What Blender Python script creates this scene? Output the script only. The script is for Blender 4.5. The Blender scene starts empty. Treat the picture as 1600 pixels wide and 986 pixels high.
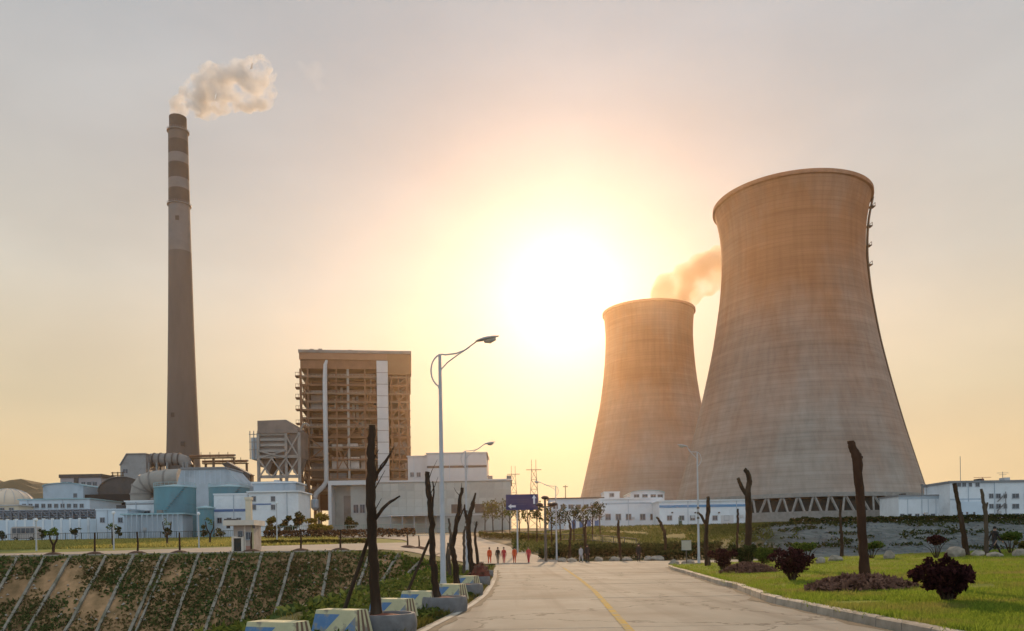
import bpy, bmesh, math, random
import numpy as np
from mathutils import Vector, Matrix, noise as mnoise

SC = bpy.context.scene
COL = SC.collection
R = math.radians
rnd = random.Random(11)
nrg = np.random.default_rng(5)

# ------------------------------------------------------------------ camera
F, PX, PY, ROLL = 1240.0, 800.0, 856.0, R(0.9)     # focal length and horizon point in photo pixels
EYE = 1.6
cam = bpy.data.objects.new('camera', bpy.data.cameras.new('camera'))
COL.objects.link(cam)
cam.location = (0, 0, EYE)
cam.rotation_euler = (R(90), ROLL, 0)
cam.data.sensor_width = 36.0
cam.data.lens = F / 1600 * 36.0
cam.data.shift_y = (PY - 493.0) / 1600.0
cam.data.clip_start = 0.1
cam.data.clip_end = 9000
SC.camera = cam

# ------------------------------------------------------------------ light
SUN_AZ, SUN_EL = R(4.2), R(17.7)
SUND = Vector((math.sin(SUN_AZ) * math.cos(SUN_EL), math.cos(SUN_AZ) * math.cos(SUN_EL), math.sin(SUN_EL)))
sun = bpy.data.objects.new('sun', bpy.data.lights.new('sun', 'SUN'))
COL.objects.link(sun)
sun.data.energy = 4.4
sun.data.angle = R(0.5)
sun.data.color = (1.0, 0.67, 0.39)
sun.rotation_euler = (-SUND).to_track_quat('-Z', 'Y').to_euler()
sun.location = SUND * 500

SC.view_settings.view_transform = 'Standard'
SC.view_settings.look = 'None'
SC.view_settings.exposure = 0.0
SC.view_settings.gamma = 1.0
SC.view_settings.use_curve_mapping = False

W = bpy.data.worlds.new('World')
SC.world = W
W.use_nodes = True
def build_world():
    nt = W.node_tree
    nt.nodes.clear()
    N, L = nt.nodes.new, nt.links.new
    out = N('ShaderNodeOutputWorld')
    sky = N('ShaderNodeTexSky')
    sky.sky_type = 'NISHITA'
    sky.sun_disc = False
    sky.sun_elevation = SUN_EL
    sky.sun_rotation = SUN_AZ
    sky.air_density = 0.5
    sky.dust_density = 0.1
    sky.ozone_density = 1.0
    bg1 = N('ShaderNodeBackground')
    bg1.inputs[1].default_value = 0.15
    L(sky.outputs[0], bg1.inputs[0])
    # dusty evening air: colour by height above the horizon, brighter towards the sun
    tc = N('ShaderNodeTexCoord')
    sep = N('ShaderNodeSeparateXYZ')
    L(tc.outputs['Generated'], sep.inputs[0])
    asin = N('ShaderNodeMath'); asin.operation = 'ARCSINE'
    L(sep.outputs['Z'], asin.inputs[0])
    mr = N('ShaderNodeMapRange')
    mr.inputs['From Min'].default_value = 0.0
    mr.inputs['From Max'].default_value = R(60)
    L(asin.outputs[0], mr.inputs['Value'])
    ramp = N('ShaderNodeValToRGB')
    stops = [(0.0, (0.64, 0.42, 0.16)), (0.10, (0.655, 0.485, 0.24)), (0.167, (0.60, 0.51, 0.32)), (0.30, (0.54, 0.515, 0.435)),
             (0.417, (0.445, 0.44, 0.415)), (0.533, (0.415, 0.43, 0.435)), (1.0, (0.42, 0.47, 0.52))]
    cr = ramp.color_ramp
    while len(cr.elements) < len(stops):
        cr.elements.new(0.5)
    for e, (p, c) in zip(cr.elements, stops):
        e.position = p
        e.color = (*c, 1)
    L(mr.outputs[0], ramp.inputs[0])
    dot = N('ShaderNodeVectorMath'); dot.operation = 'DOT_PRODUCT'
    dot.inputs[1].default_value = SUND
    L(tc.outputs['Generated'], dot.inputs[0])
    ang = N('ShaderNodeMath'); ang.operation = 'ARCCOSINE'; ang.use_clamp = False
    L(dot.outputs['Value'], ang.inputs[0])
    def glow(width, amp, col):
        d = N('ShaderNodeMath'); d.operation = 'MULTIPLY'; d.inputs[1].default_value = -1.0 / R(width)
        L(ang.outputs[0], d.inputs[0])
        e = N('ShaderNodeMath'); e.operation = 'EXPONENT'
        L(d.outputs[0], e.inputs[0])
        s = N('ShaderNodeVectorMath'); s.operation = 'SCALE'
        s.inputs[0].default_value = Vector(col) * amp
        L(e.outputs[0], s.inputs['Scale'])
        return s.outputs[0]
    g1 = glow(2.5, 1.2, (1.0, 0.93, 0.82))
    g2 = glow(12.0, 0.0, (1.0, 0.85, 0.6))
    a1 = N('ShaderNodeVectorMath'); a1.operation = 'ADD'
    L(g1, a1.inputs[0]); L(g2, a1.inputs[1])
    # faint uneven haze streaks
    # away from the sun the thin haze is front lit: an even pale blue
    wb = N('ShaderNodeMapRange'); wb.interpolation_type = 'SMOOTHSTEP'
    wb.inputs['From Min'].default_value = R(46); wb.inputs['From Max'].default_value = R(105)
    L(ang.outputs[0], wb.inputs['Value'])
    bk = N('ShaderNodeMix'); bk.data_type = 'RGBA'
    L(wb.outputs[0], bk.inputs['Factor']); L(ramp.outputs[0], bk.inputs['A']); bk.inputs['B'].default_value = (0.68, 0.78, 0.84, 1)
    a2 = N('ShaderNodeVectorMath'); a2.operation = 'ADD'
    L(a1.outputs[0], a2.inputs[0]); L(bk.outputs['Result'], a2.inputs[1])
    mp = N('ShaderNodeMapping'); mp.inputs['Scale'].default_value = (2.2, 2.2, 5.0)
    L(tc.outputs['Generated'], mp.inputs[0])
    ns = N('ShaderNodeTexNoise'); ns.inputs['Scale'].default_value = 1.6; ns.inputs['Detail'].default_value = 4
    L(mp.outputs[0], ns.inputs['Vector'])
    nr = N('ShaderNodeMapRange'); nr.inputs['From Min'].default_value = 0.32; nr.inputs['From Max'].default_value = 0.68; nr.inputs['To Min'].default_value = 0.93; nr.inputs['To Max'].default_value = 1.07
    L(ns.outputs[0], nr.inputs['Value'])
    sc = N('ShaderNodeVectorMath'); sc.operation = 'SCALE'
    L(a2.outputs[0], sc.inputs[0]); L(nr.outputs[0], sc.inputs['Scale'])
    bg2 = N('ShaderNodeBackground')
    L(sc.outputs[0], bg2.inputs[0])
    bg2.inputs[1].default_value = 1.22
    add = N('ShaderNodeMixShader')
    # the dust veils the clear sky towards the sun and thins out away from it
    mv = N('ShaderNodeMapRange'); mv.interpolation_type = 'SMOOTHSTEP'
    mv.inputs['From Min'].default_value = R(48); mv.inputs['From Max'].default_value = R(115)
    mv.inputs['To Min'].default_value = 0.92; mv.inputs['To Max'].default_value = 0.70
    L(ang.outputs[0], mv.inputs['Value']); L(mv.outputs[0], add.inputs[0])
    L(bg1.outputs[0], add.inputs[1]); L(bg2.outputs[0], add.inputs[2])
    L(add.outputs[0], out.inputs['Surface'])
build_world()

# ------------------------------------------------------------------ helpers
def U(px, py, Y):
    """world point that the photo shows at pixel (px, py) at distance Y"""
    dx, dy = px - PX, PY - py
    wx = dx * math.cos(ROLL) + dy * math.sin(ROLL)
    wy = -dx * math.sin(ROLL) + dy * math.cos(ROLL)
    return Vector((wx / F * Y, Y, EYE + wy / F * Y))

def lerp_tab(tab, v):
    if v <= tab[0][0]: return tab[0][1]
    for (a, fa), (b, fb) in zip(tab, tab[1:]):
        if v <= b:
            return fa + (fb - fa) * (v - a) / (b - a)
    return tab[-1][1]

def sstep(a, b, v):
    t = min(1.0, max(0.0, (v - a) / (b - a)))
    return t * t * (3 - 2 * t)

class MB:
    """collects faces in world coordinates, builds ONE mesh object"""
    def __init__(self):
        self.v, self.f, self.m = [], [], []
    def face(self, pts, m=0):
        i = len(self.v)
        self.v += [tuple(p) for p in pts]
        self.f.append(tuple(range(i, i + len(pts)))); self.m.append(m)
    def box(self, x0, x1, y0, y1, z0, z1, m=0):
        i = len(self.v)
        self.v += [(x0,y0,z0),(x1,y0,z0),(x1,y1,z0),(x0,y1,z0),(x0,y0,z1),(x1,y0,z1),(x1,y1,z1),(x0,y1,z1)]
        for q in ((0,3,2,1),(4,5,6,7),(0,1,5,4),(1,2,6,5),(2,3,7,6),(3,0,4,7)):
            self.f.append(tuple(i + k for k in q)); self.m.append(m)
    def prism(self, poly, y0, y1, m=0):
        """poly = list of (x, z), extruded along y"""
        n, i = len(poly), len(self.v)
        self.v += [(x, y0, z) for x, z in poly] + [(x, y1, z) for x, z in poly]
        self.f.append(tuple(range(i, i + n))); self.m.append(m)
        self.f.append(tuple(range(i + 2*n - 1, i + n - 1, -1))); self.m.append(m)
        for k in range(n):
            k2 = (k + 1) % n
            self.f.append((i + k2, i + k, i + n + k, i + n + k2)); self.m.append(m)
    def beam(self, p, q, w, h=None, m=0):
        p, q = Vector(p), Vector(q)
        h = h or w
        d = (q - p)
        if d.length < 1e-6: return
        d.normalize()
        up = Vector((0, 0, 1)) if abs(d.z) < 0.95 else Vector((0, 1, 0))
        s = d.cross(up).normalized(); u = s.cross(d).normalized()
        i = len(self.v)
        for c in (p, q):
            for a, b in ((-1,-1),(1,-1),(1,1),(-1,1)):
                self.v.append(tuple(c + s * (a * w / 2) + u * (b * h / 2)))
        for k in ((0,1,2,3),(7,6,5,4),(0,4,5,1),(1,5,6,2),(2,6,7,3),(3,7,4,0)):
            self.f.append(tuple(i + j for j in k)); self.m.append(m)
    def tube(self, pts, rad, n=8, m=0, cap=True, jit=0.0):
        pts = [Vector(p) for p in pts]
        if not hasattr(rad, '__len__'): rad = [rad] * len(pts)
        i = len(self.v); ref = None
        for k, p in enumerate(pts):
            d = (pts[min(k+1, len(pts)-1)] - pts[max(k-1, 0)]).normalized()
            if ref is None:
                ref = d.cross(Vector((0, 1, 0.13))).normalized()
            s = (ref - d * ref.dot(d)).normalized(); ref = s
            u = d.cross(s)
            for a in range(n):
                t = 2 * math.pi * a / n
                rr = rad[k] * (1 + jit * (mnoise.noise(p * 2.3 + Vector((math.cos(t), math.sin(t), 0)) * 1.7)))
                self.v.append(tuple(p + s * (rr * math.cos(t)) + u * (rr * math.sin(t))))
        for k in range(len(pts) - 1):
            for a in range(n):
                b = (a + 1) % n
                self.f.append((i+k*n+a, i+k*n+b, i+(k+1)*n+b, i+(k+1)*n+a)); self.m.append(m)
        if cap:
            self.f.append(tuple(i + a for a in range(n-1, -1, -1))); self.m.append(m)
            self.f.append(tuple(i + (len(pts)-1)*n + a for a in range(n))); self.m.append(m)
    def lathe(self, prof, n=32, c=(0,0,0), m=0, cap0=False, cap1=False, a0=0.0, a1=2*math.pi):
        """prof = [(r, z)...] turned about the vertical through c"""
        i = len(self.v); full = abs(a1 - a0 - 2*math.pi) < 1e-6
        nn = n if full else n + 1
        for r, z in prof:
            for a in range(nn):
                t = a0 + (a1 - a0) * a / n
                self.v.append((c[0] + r*math.cos(t), c[1] + r*math.sin(t), c[2] + z))
        for k in range(len(prof) - 1):
            for a in range(n):
                b = (a + 1) % nn
                self.f.append((i+k*nn+a, i+k*nn+b, i+(k+1)*nn+b, i+(k+1)*nn+a)); self.m.append(m)
        if cap0: self.f.append(tuple(i + a for a in range(nn-1, -1, -1))); self.m.append(m)
        if cap1: self.f.append(tuple(i + (len(prof)-1)*nn + a for a in range(nn))); self.m.append(m)
    def build(self, name, mats, parent=None, smooth=False, base=None):
        me = bpy.data.meshes.new(name)
        o0 = wloc(parent)
        if base is not None: o0 = o0 + Vector(base)
        me.from_pydata([(x - o0.x, y - o0.y, z - o0.z) for x, y, z in self.v], [], self.f)
        if not isinstance(mats, (list, tuple)): mats = [mats]
        for mm in mats: me.materials.append(mm)
        if len(mats) > 1: me.polygons.foreach_set('material_index', self.m)
        if smooth:
            me.polygons.foreach_set('use_smooth', [True] * len(self.f))
            me.set_sharp_from_angle(angle=R(40))
        me.update()
        o = bpy.data.objects.new(name, me)
        COL.objects.link(o)
        if parent is not None: o.parent = parent
        if base is not None: o.location = Vector(base)
        return o

def wloc(o):
    v = Vector((0, 0, 0))
    while o is not None:
        v = v + o.location; o = o.parent
    return v

def tag(o, label, cat, group=None):
    o['label'] = label; o['category'] = cat
    if group: o['group'] = group
    return o
def thing(name, label, cat, loc=(0, 0, 0), group=None):
    o = bpy.data.objects.new(name, None)
    o.empty_display_size = 0.3
    COL.objects.link(o); o.location = loc
    return tag(o, label, cat, group)
def struct(o):
    o['kind'] = 'structure'; return o
def copy_tree(o, parent=None):
    c = o.copy(); COL.objects.link(c)
    if parent is not None: c.parent = parent
    for ch in list(o.children): copy_tree(ch, c)
    return c
def place_copy(name, me, parent, loc, rotz=0.0):
    """another piece that shares mesh me, at world loc"""
    o = bpy.data.objects.new(name, me)
    COL.objects.link(o); o.parent = parent
    o.location = Vector(loc) - wloc(parent)
    o.rotation_euler = (0, 0, rotz)
    return o

# ------------------------------------------------------------------ materials
def nodes_of(name):
    m = bpy.data.materials.new(name); m.use_nodes = True
    nt = m.node_tree; nt.nodes.clear()
    return m, nt
def noise_col(nt, c1, c2, scale, stretch=(1,1,1), detail=6, coord='Object', lo=0.3, hi=0.7, rough=0.6):
    N, L = nt.nodes.new, nt.links.new
    tc = N('ShaderNodeTexCoord'); mp = N('ShaderNodeMapping')
    mp.inputs['Scale'].default_value = stretch
    L(tc.outputs[coord], mp.inputs[0])
    ns = N('ShaderNodeTexNoise'); ns.inputs['Scale'].default_value = scale; ns.inputs['Detail'].default_value = detail
    ns.inputs['Roughness'].default_value = rough
    L(mp.outputs[0], ns.inputs['Vector'])
    mr = N('ShaderNodeMapRange'); mr.inputs['From Min'].default_value = lo; mr.inputs['From Max'].default_value = hi
    L(ns.outputs[0], mr.inputs['Value'])
    mx = N('ShaderNodeMix'); mx.data_type = 'RGBA'
    mx.inputs['A'].default_value = (*c1, 1); mx.inputs['B'].default_value = (*c2, 1)
    L(mr.outputs[0], mx.inputs['Factor'])
    return mx.outputs['Result'], ns.outputs[0]
def mix_col(nt, a, b, fac_socket=None, fac=0.5, mode='MIX'):
    N, L = nt.nodes.new, nt.links.new
    mx = N('ShaderNodeMix'); mx.data_type = 'RGBA'; mx.blend_type = mode
    for key, s in (('A', a), ('B', b)):
        if isinstance(s, tuple): mx.inputs[key].default_value = (*s, 1)
        else: L(s, mx.inputs[key])
    if fac_socket is not None: L(fac_socket, mx.inputs['Factor'])
    else: mx.inputs['Factor'].default_value = fac
    return mx.outputs['Result']
def finish(nt, col, rough=0.8, spec=0.3, metal=0.0, bump=None, bstr=0.2, bdist=0.02, rand=0.0):
    N, L = nt.nodes.new, nt.links.new
    b = N('ShaderNodeBsdfPrincipled'); o = N('ShaderNodeOutputMaterial')
    if rand:
        oi = N('ShaderNodeObjectInfo'); mr = N('ShaderNodeMapRange')
        mr.inputs['To Min'].default_value = 1 - rand; mr.inputs['To Max'].default_value = 1 + rand
        L(oi.outputs['Random'], mr.inputs['Value'])
        vm = N('ShaderNodeVectorMath'); vm.operation = 'SCALE'
        L(col, vm.inputs[0]); L(mr.outputs[0], vm.inputs['Scale']); col = vm.outputs[0]
    if isinstance(col, tuple): b.inputs['Base Color'].default_value = (*col, 1)
    else: L(col, b.inputs['Base Color'])
    b.inputs['Roughness'].default_value = rough
    b.inputs['Specular IOR Level'].default_value = spec
    b.inputs['Metallic'].default_value = metal
    if bump is not None:
        bp = N('ShaderNodeBump'); bp.inputs['Strength'].default_value = bstr; bp.inputs['Distance'].default_value = bdist
        L(bump, bp.inputs['Height']); L(bp.outputs[0], b.inputs['Normal'])
    L(b.outputs[0], o.inputs['Surface'])
def M(name, col, rough=0.8, var=0.2, scale=2.0, stretch=(1,1,1), spec=0.3, metal=0.0, bstr=0.2, bdist=0.02, rand=0.0, dirt=None, dscale=0.4, dlo=0.52, dhi=0.75, dstretch=None):
    m, nt = nodes_of(name)
    c1 = tuple(c * (1 - var) for c in col); c2 = tuple(min(1, c * (1 + var)) for c in col)
    col_s, n = noise_col(nt, c1, c2, scale, stretch)
    if dirt is not None:
        _, n2 = noise_col(nt, (0,0,0), (1,1,1), dscale, dstretch or stretch, detail=8)
        mr = nt.nodes.new('ShaderNodeMapRange'); mr.inputs['From Min'].default_value = dlo; mr.inputs['From Max'].default_value = dhi
        nt.links.new(n2, mr.inputs['Value'])
        col_s = mix_col(nt, col_s, dirt, mr.outputs[0])
    finish(nt, col_s, rough, spec, metal, n, bstr, bdist, rand)
    return m
def leaf_mat(name, dark, light, trans=0.35, patch=None, pscale=.35):
    m, nt = nodes_of(name)
    N, L = nt.nodes.new, nt.links.new
    g = N('ShaderNodeNewGeometry')
    c = mix_col(nt, dark, light, g.outputs['Random Per Island'])
    if patch:                                     # patches of another tone across the stand
        ns = N('ShaderNodeTexNoise'); ns.inputs['Scale'].default_value = pscale; ns.inputs['Detail'].default_value = 6
        L(g.outputs['Position'], ns.inputs['Vector'])
        mr = N('ShaderNodeMapRange'); mr.inputs['From Min'].default_value = .48; mr.inputs['From Max'].default_value = .66; mr.inputs['To Max'].default_value = .85
        L(ns.outputs[0], mr.inputs['Value'])
        c = mix_col(nt, c, patch, mr.outputs[0])
    d = N('ShaderNodeBsdfDiffuse'); t = N('ShaderNodeBsdfTranslucent'); mx = N('ShaderNodeMixShader'); o = N('ShaderNodeOutputMaterial')
    L(c, d.inputs[0]); L(c, t.inputs[0]); mx.inputs[0].default_value = trans
    L(d.outputs[0], mx.inputs[1]); L(t.outputs[0], mx.inputs[2]); L(mx.outputs[0], o.inputs['Surface'])
    return m
def glass_mat(name, col, rough=0.15):
    m, nt = nodes_of(name)
    finish(nt, col, rough, 0.6)
    return m
# ------------------------------------------------------------------ terrain
T_LEFT = [(0,1.5),(70,1.5),(86,1.9),(160,4.4),(185,5.2),(300,8),(450,11),(800,15),(2500,17)]
T_MID  = [(0,0),(87,0),(93,.25),(100,.7),(120,2.0),(150,3.6),(200,5.6),(300,9),(500,13),(800,15),(2500,17)]
T_BANK = [(0,0),(86,0),(100,.6),(120,2.2),(190,6.3),(300,9.3),(500,13),(800,15),(2500,17)]
T_RIGHT= [(0,0),(84,0.0),(93,.4),(116,4.4),(200,6.8),(308,9.3),(500,13),(800,15),(2500,17)]
KERB = [(0,6.7),(14,6.85),(17,6.85),(21.5,6.95),(28.5,8.0),(31.5,8.2),(44,9.6),(52,10.4),(57,11.2),(59,12.0),(60.3,13.3),(61,15.0)]
LEFT_EDGE = [(0,-2.4),(8,-2.2),(15.5,-1.84),(19.3,-1.46),(22.8,-1.2),(27.4,-1.0),(34.5,-0.95),(44,-1.0),(60,-1.3),(83,-1.6)]
YLINE = [(0,1.4),(8,1.75),(15,2.2),(28.8,2.95),(38.5,3.3),(49,3.6),(60,3.9),(83,4.4)]
LAWN_BACK = 61.0
def kerb_x(Y): return lerp_tab(KERB, Y)
def lawn_z(X, Y):
    d = max(0.0, X - kerb_x(Y))
    z = 0.13 + min(0.9, 0.031 * d)
    return z + 0.035 * mnoise.noise(Vector((X * 0.25, Y * 0.25, 3))) * min(1, d)
def pit_depth(X, Y):
    """distance inside the hollow left of the road (negative outside)"""
    cx, cy, hx, hy, r = -62.6, 20.0, 57.4, 50.0, 9.0     # right edge x = -5.2, far edge y = 70
    qx, qy = abs(X - cx) - hx + r, abs(Y - cy) - hy + r
    d = math.hypot(max(qx, 0), max(qy, 0)) + min(max(qx, qy), 0) - r
    return -d
def level(X, Y):
    t = X / max(Y, 1.0)
    mid = lerp_tab(T_MID, Y)
    z = mid
    z += (lerp_tab(T_BANK, Y) - z) * sstep(.05, .11, t)
    z += (lerp_tab(T_RIGHT, Y) - z) * sstep(.24, .34, t)
    z += (lerp_tab(T_LEFT, Y) - z) * sstep(3.5, 12.0, -X)
    return z
def ground(X, Y):
    z = level(X, Y)
    d = pit_depth(X, Y)
    if d > 0:
        z -= min(d * 1.0, 9.0)
        z += 0.22 * min(1, d) * mnoise.noise(Vector((X * .5, Y * .5, z * .5)))
    return z
def hit(px, py, fn, lo=6.0, hi=120.0):
    """where the ray through the pixel meets the surface fn"""
    Y = lo
    while Y < hi:
        p = U(px, py, Y)
        if p.z <= fn(p.x, Y): return Vector((p.x, Y, fn(p.x, Y)))
        Y += 0.05
    p = U(px, py, hi); return Vector((p.x, hi, fn(p.x, hi)))

RP = [(82.5, -9.0, 17.0), (86, -10, 8.0), (90, -11, 5.2), (100, -13.0, 2.6), (110, -14.5, .8), (120, -16.5, -1.0), (135, -22, -3.8), (150, -32, -6.6), (160, -40, -9.5), (172, -46, -14)]
UP_L = [(a, b) for a, b, c in RP]; UP_R = [(a, c) for a, b, c in RP]
def under_road(X, Y):
    if Y < 84 and -3.2 < X < 12 and X < kerb_x(min(Y, 61)) + .4: return True
    if 60.5 < Y < 84 and -3.2 < X < 95: return True
    if 82 <= Y < 172:
        l, r = lerp_tab(UP_L, Y), lerp_tab(UP_R, Y)
        if l - .2 < X < r + .2: return True
    return False
def under_lawn(X, Y): return 0 < Y < LAWN_BACK + .2 and X > kerb_x(Y) - .3 and X < 62

def build_ground():
    xs = sorted(set([round(v, 2) for v in
        list(np.arange(-30, 30.01, 0.75)) + list(np.arange(-72, -30, 1.2)) + list(np.arange(30, 100, 2.0)) +
        [-980,-900,-700,-550,-450,-380,-320,-270,-230,-200,-175,-155,-140,-128,-118,-108,-100,-92,-86,-81,-76,
         104,110,118,128,140,155,175,200,235,280,340,420,550,750,980]]))
    ys = sorted(set([round(v, 2) for v in
        list(np.arange(-6, 50, 1.0)) + list(np.arange(50, 72, 0.7)) + list(np.arange(72, 130, 1.5)) + list(np.arange(130, 220, 4)) +
        [-80,-50,-30,-18,-10,225,240,260,290,320,360,410,470,550,650,760,870,980]]))
    v, col = [], []
    soil = np.array((.31,.20,.115)); grass = np.array((.15,.165,.045)); dark = np.array((.035,.045,.022)); grey = np.array((.115,.135,.145)); dirt = np.array((.20,.17,.12))
    for y in ys:
        for x in xs:
            z = ground(x, y)
            if under_road(x, y): z -= .10
            if under_lawn(x, y): z = lawn_z(x, y) - .15
            v.append((x, y, z))
            d = pit_depth(x, y); t = x / max(y, 1)
            c = dirt * .75
            if d > 0.2: c = soil
            elif y > 84 and x < -14 and y < 168: c = grass * (1.0 + .5 * mnoise.noise(Vector((x * .05, y * .12, 0)))) + dirt * .12
            elif y > 84 and y < 200 and t > 0.0:
                g = sstep(104, 118, y)
                c = dark * (1 - g) + (grass * .62) * g
                b = sstep(.30, .345, t + .03 * mnoise.noise(Vector((x * .1, y * .1, 5))))
                c = c * (1 - b) + grey * b
                if y > 125: c = c * (1 - .4 * b) + grass * .4 * b * .6
            elif y >= 200: c = dirt * .7
            elif x < 0 and y < 84: c = np.array((.055, .072, .024))
            col.append((*c, 1.0))
    nx = len(xs); f = []
    for j in range(len(ys) - 1):
        for i in range(nx - 1):
            a = j * nx + i
            f.append((a, a + 1, a + nx + 1, a + nx))
    me = bpy.data.meshes.new('ground'); me.from_pydata(v, [], f)
    at = me.color_attributes.new('soil', 'FLOAT_COLOR', 'POINT')
    at.data.foreach_set('color', np.array(col, dtype=np.float32).ravel())
    me.polygons.foreach_set('use_smooth', [True] * len(f))
    m, nt = nodes_of('earth')
    N, L = nt.nodes.new, nt.links.new
    ca = N('ShaderNodeAttribute'); ca.attribute_name = 'soil'
    k1, n1 = noise_col(nt, (.55,.58,.5), (1.4,1.3,1.2), .9, detail=10)
    k2, n2 = noise_col(nt, (.7,.7,.7), (1.3,1.3,1.3), .12, detail=5)
    c = mix_col(nt, ca.outputs['Color'], k1, fac=1.0, mode='MULTIPLY')
    c = mix_col(nt, c, k2, fac=1.0, mode='MULTIPLY')
    finish(nt, c, .95, .05, 0, n1, .35, .08)
    me.materials.append(m)
    o = bpy.data.objects.new('ground', me); COL.objects.link(o)
    return struct(o)
GROUND = build_ground()

# ribs of pale concrete running down the hollow's banks: pieces of the ground
m_rib = M('rib_concrete', (.25,.225,.18), .9, .25, 3, dirt=(.10,.10,.06), dscale=.5)
def bank_ribs():
    paths = []
    for X in np.arange(-66, -15, 2.75):
        wob = rnd.uniform(-.5, .5)
        paths.append((Vector((X + wob, 69.9)), Vector((X + wob + rnd.uniform(-.5, .3), 60.8))))
    for k in range(5):                                   # round the corner
        a = R(12 + 18 * k); c = Vector((-14.2, 61.0)); d = Vector((math.sin(a), math.cos(a)))
        paths.append((c + d * 8.9, c + d * .8))
    for Y in np.arange(54, 20, -4.2):
        paths.append((Vector((-5.3, Y)), Vector((-14.0, Y + rnd.uniform(-.6, .6)))))
    for k, (a, b) in enumerate(paths):
        mb = MB(); n = 9; pts = []
        for q in range(n + 1):
            p = a.lerp(b, q / n); pts.append(Vector((p.x, p.y, ground(p.x, p.y) + .07)))
        for p, q in zip(pts, pts[1:]): mb.beam(p, q, .24, .26)
        if k < 21 and k % 9 == 4:                        # a drain beside a few of the ribs
            for p, q in zip(pts, pts[1:]): mb.beam(p + Vector((.5, 0, 0)), q + Vector((.5, 0, 0)), .16, .2)
        mb.build('concrete_rib', m_rib, GROUND)
bank_ribs()

# ------------------------------------------------------------------ road
def slab_concrete():
    m, nt = nodes_of('road_concrete')
    N, L = nt.nodes.new, nt.links.new
    c, n = noise_col(nt, (.235,.215,.18), (.305,.28,.235), .7, (1,.35,1), coord='Object')
    g = N('ShaderNodeNewGeometry')
    def pnoise(scale, stretch, lo, hi, detail=6):
        mp = N('ShaderNodeMapping'); mp.inputs['Scale'].default_value = stretch; L(g.outputs['Position'], mp.inputs[0])
        ns = N('ShaderNodeTexNoise'); ns.inputs['Scale'].default_value = scale; ns.inputs['Detail'].default_value = detail; L(mp.outputs[0], ns.inputs['Vector'])
        mr = N('ShaderNodeMapRange'); mr.inputs['From Min'].default_value = lo; mr.inputs['From Max'].default_value = hi; L(ns.outputs[0], mr.inputs['Value'])
        return mr.outputs[0]
    c = mix_col(nt, c, (.21,.18,.145), pnoise(.30, (1,1,1), .50, .72, 9))
    t = N('ShaderNodeMath'); t.operation = 'MULTIPLY'; t.inputs[1].default_value = .75          # tyre marks along the lanes
    L(pnoise(.9, (1,.035,1), .52, .68), t.inputs[0]); c = mix_col(nt, c, (.17,.15,.125), t.outputs[0])
    s = N('ShaderNodeMath'); s.operation = 'MULTIPLY'; s.inputs[1].default_value = .6           # spots of oil
    L(pnoise(1.7, (1,1,1), .66, .74), s.inputs[0]); c = mix_col(nt, c, (.12,.105,.09), s.outputs[0])
    w = N('ShaderNodeTexNoise'); w.inputs['Scale'].default_value = 1.3; w.inputs['Detail'].default_value = 5; L(g.outputs['Position'], w.inputs['Vector'])
    sc = N('ShaderNodeVectorMath'); sc.operation = 'SCALE'; sc.inputs['Scale'].default_value = 1.6; L(w.outputs['Color'], sc.inputs[0])
    ad = N('ShaderNodeVectorMath'); L(g.outputs['Position'], ad.inputs[0]); L(sc.outputs[0], ad.inputs[1])
    v = N('ShaderNodeTexVoronoi'); v.feature = 'DISTANCE_TO_EDGE'; v.inputs['Scale'].default_value = .16; L(ad.outputs[0], v.inputs['Vector'])
    lt = N('ShaderNodeMath'); lt.operation = 'LESS_THAN'; lt.inputs[1].default_value = .007; L(v.outputs['Distance'], lt.inputs[0])
    k = N('ShaderNodeMath'); k.operation = 'MULTIPLY'; k.inputs[1].default_value = .7; L(lt.outputs[0], k.inputs[0])
    c = mix_col(nt, c, (.10,.085,.07), k.outputs[0])
    finish(nt, c, .9, .06, 0, n, .2, .01, .09)
    return m
m_slab = slab_concrete()
m_joint = M('joint_filler', (.09,.08,.065), .9)
m_far = M('far_road_concrete', (.34,.285,.23), .9, .14, .3, spec=.05, rand=0)
m_kerb = M('kerb_concrete', (.36,.31,.25), .85, .2, 4, rand=.18, dirt=(.14,.12,.08), dscale=2)
m_yellow = M('yellow_paint', (.40,.265,.055), .9, .15, 6, spec=.04, dirt=(.27,.235,.165), dscale=2.2, dlo=.44, dhi=.62)
m_white = M('edge_paint', (.46,.42,.36), .9, .12, 6, spec=.04, dirt=(.29,.26,.2), dscale=1.3, dlo=.52, dhi=.62)
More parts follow.
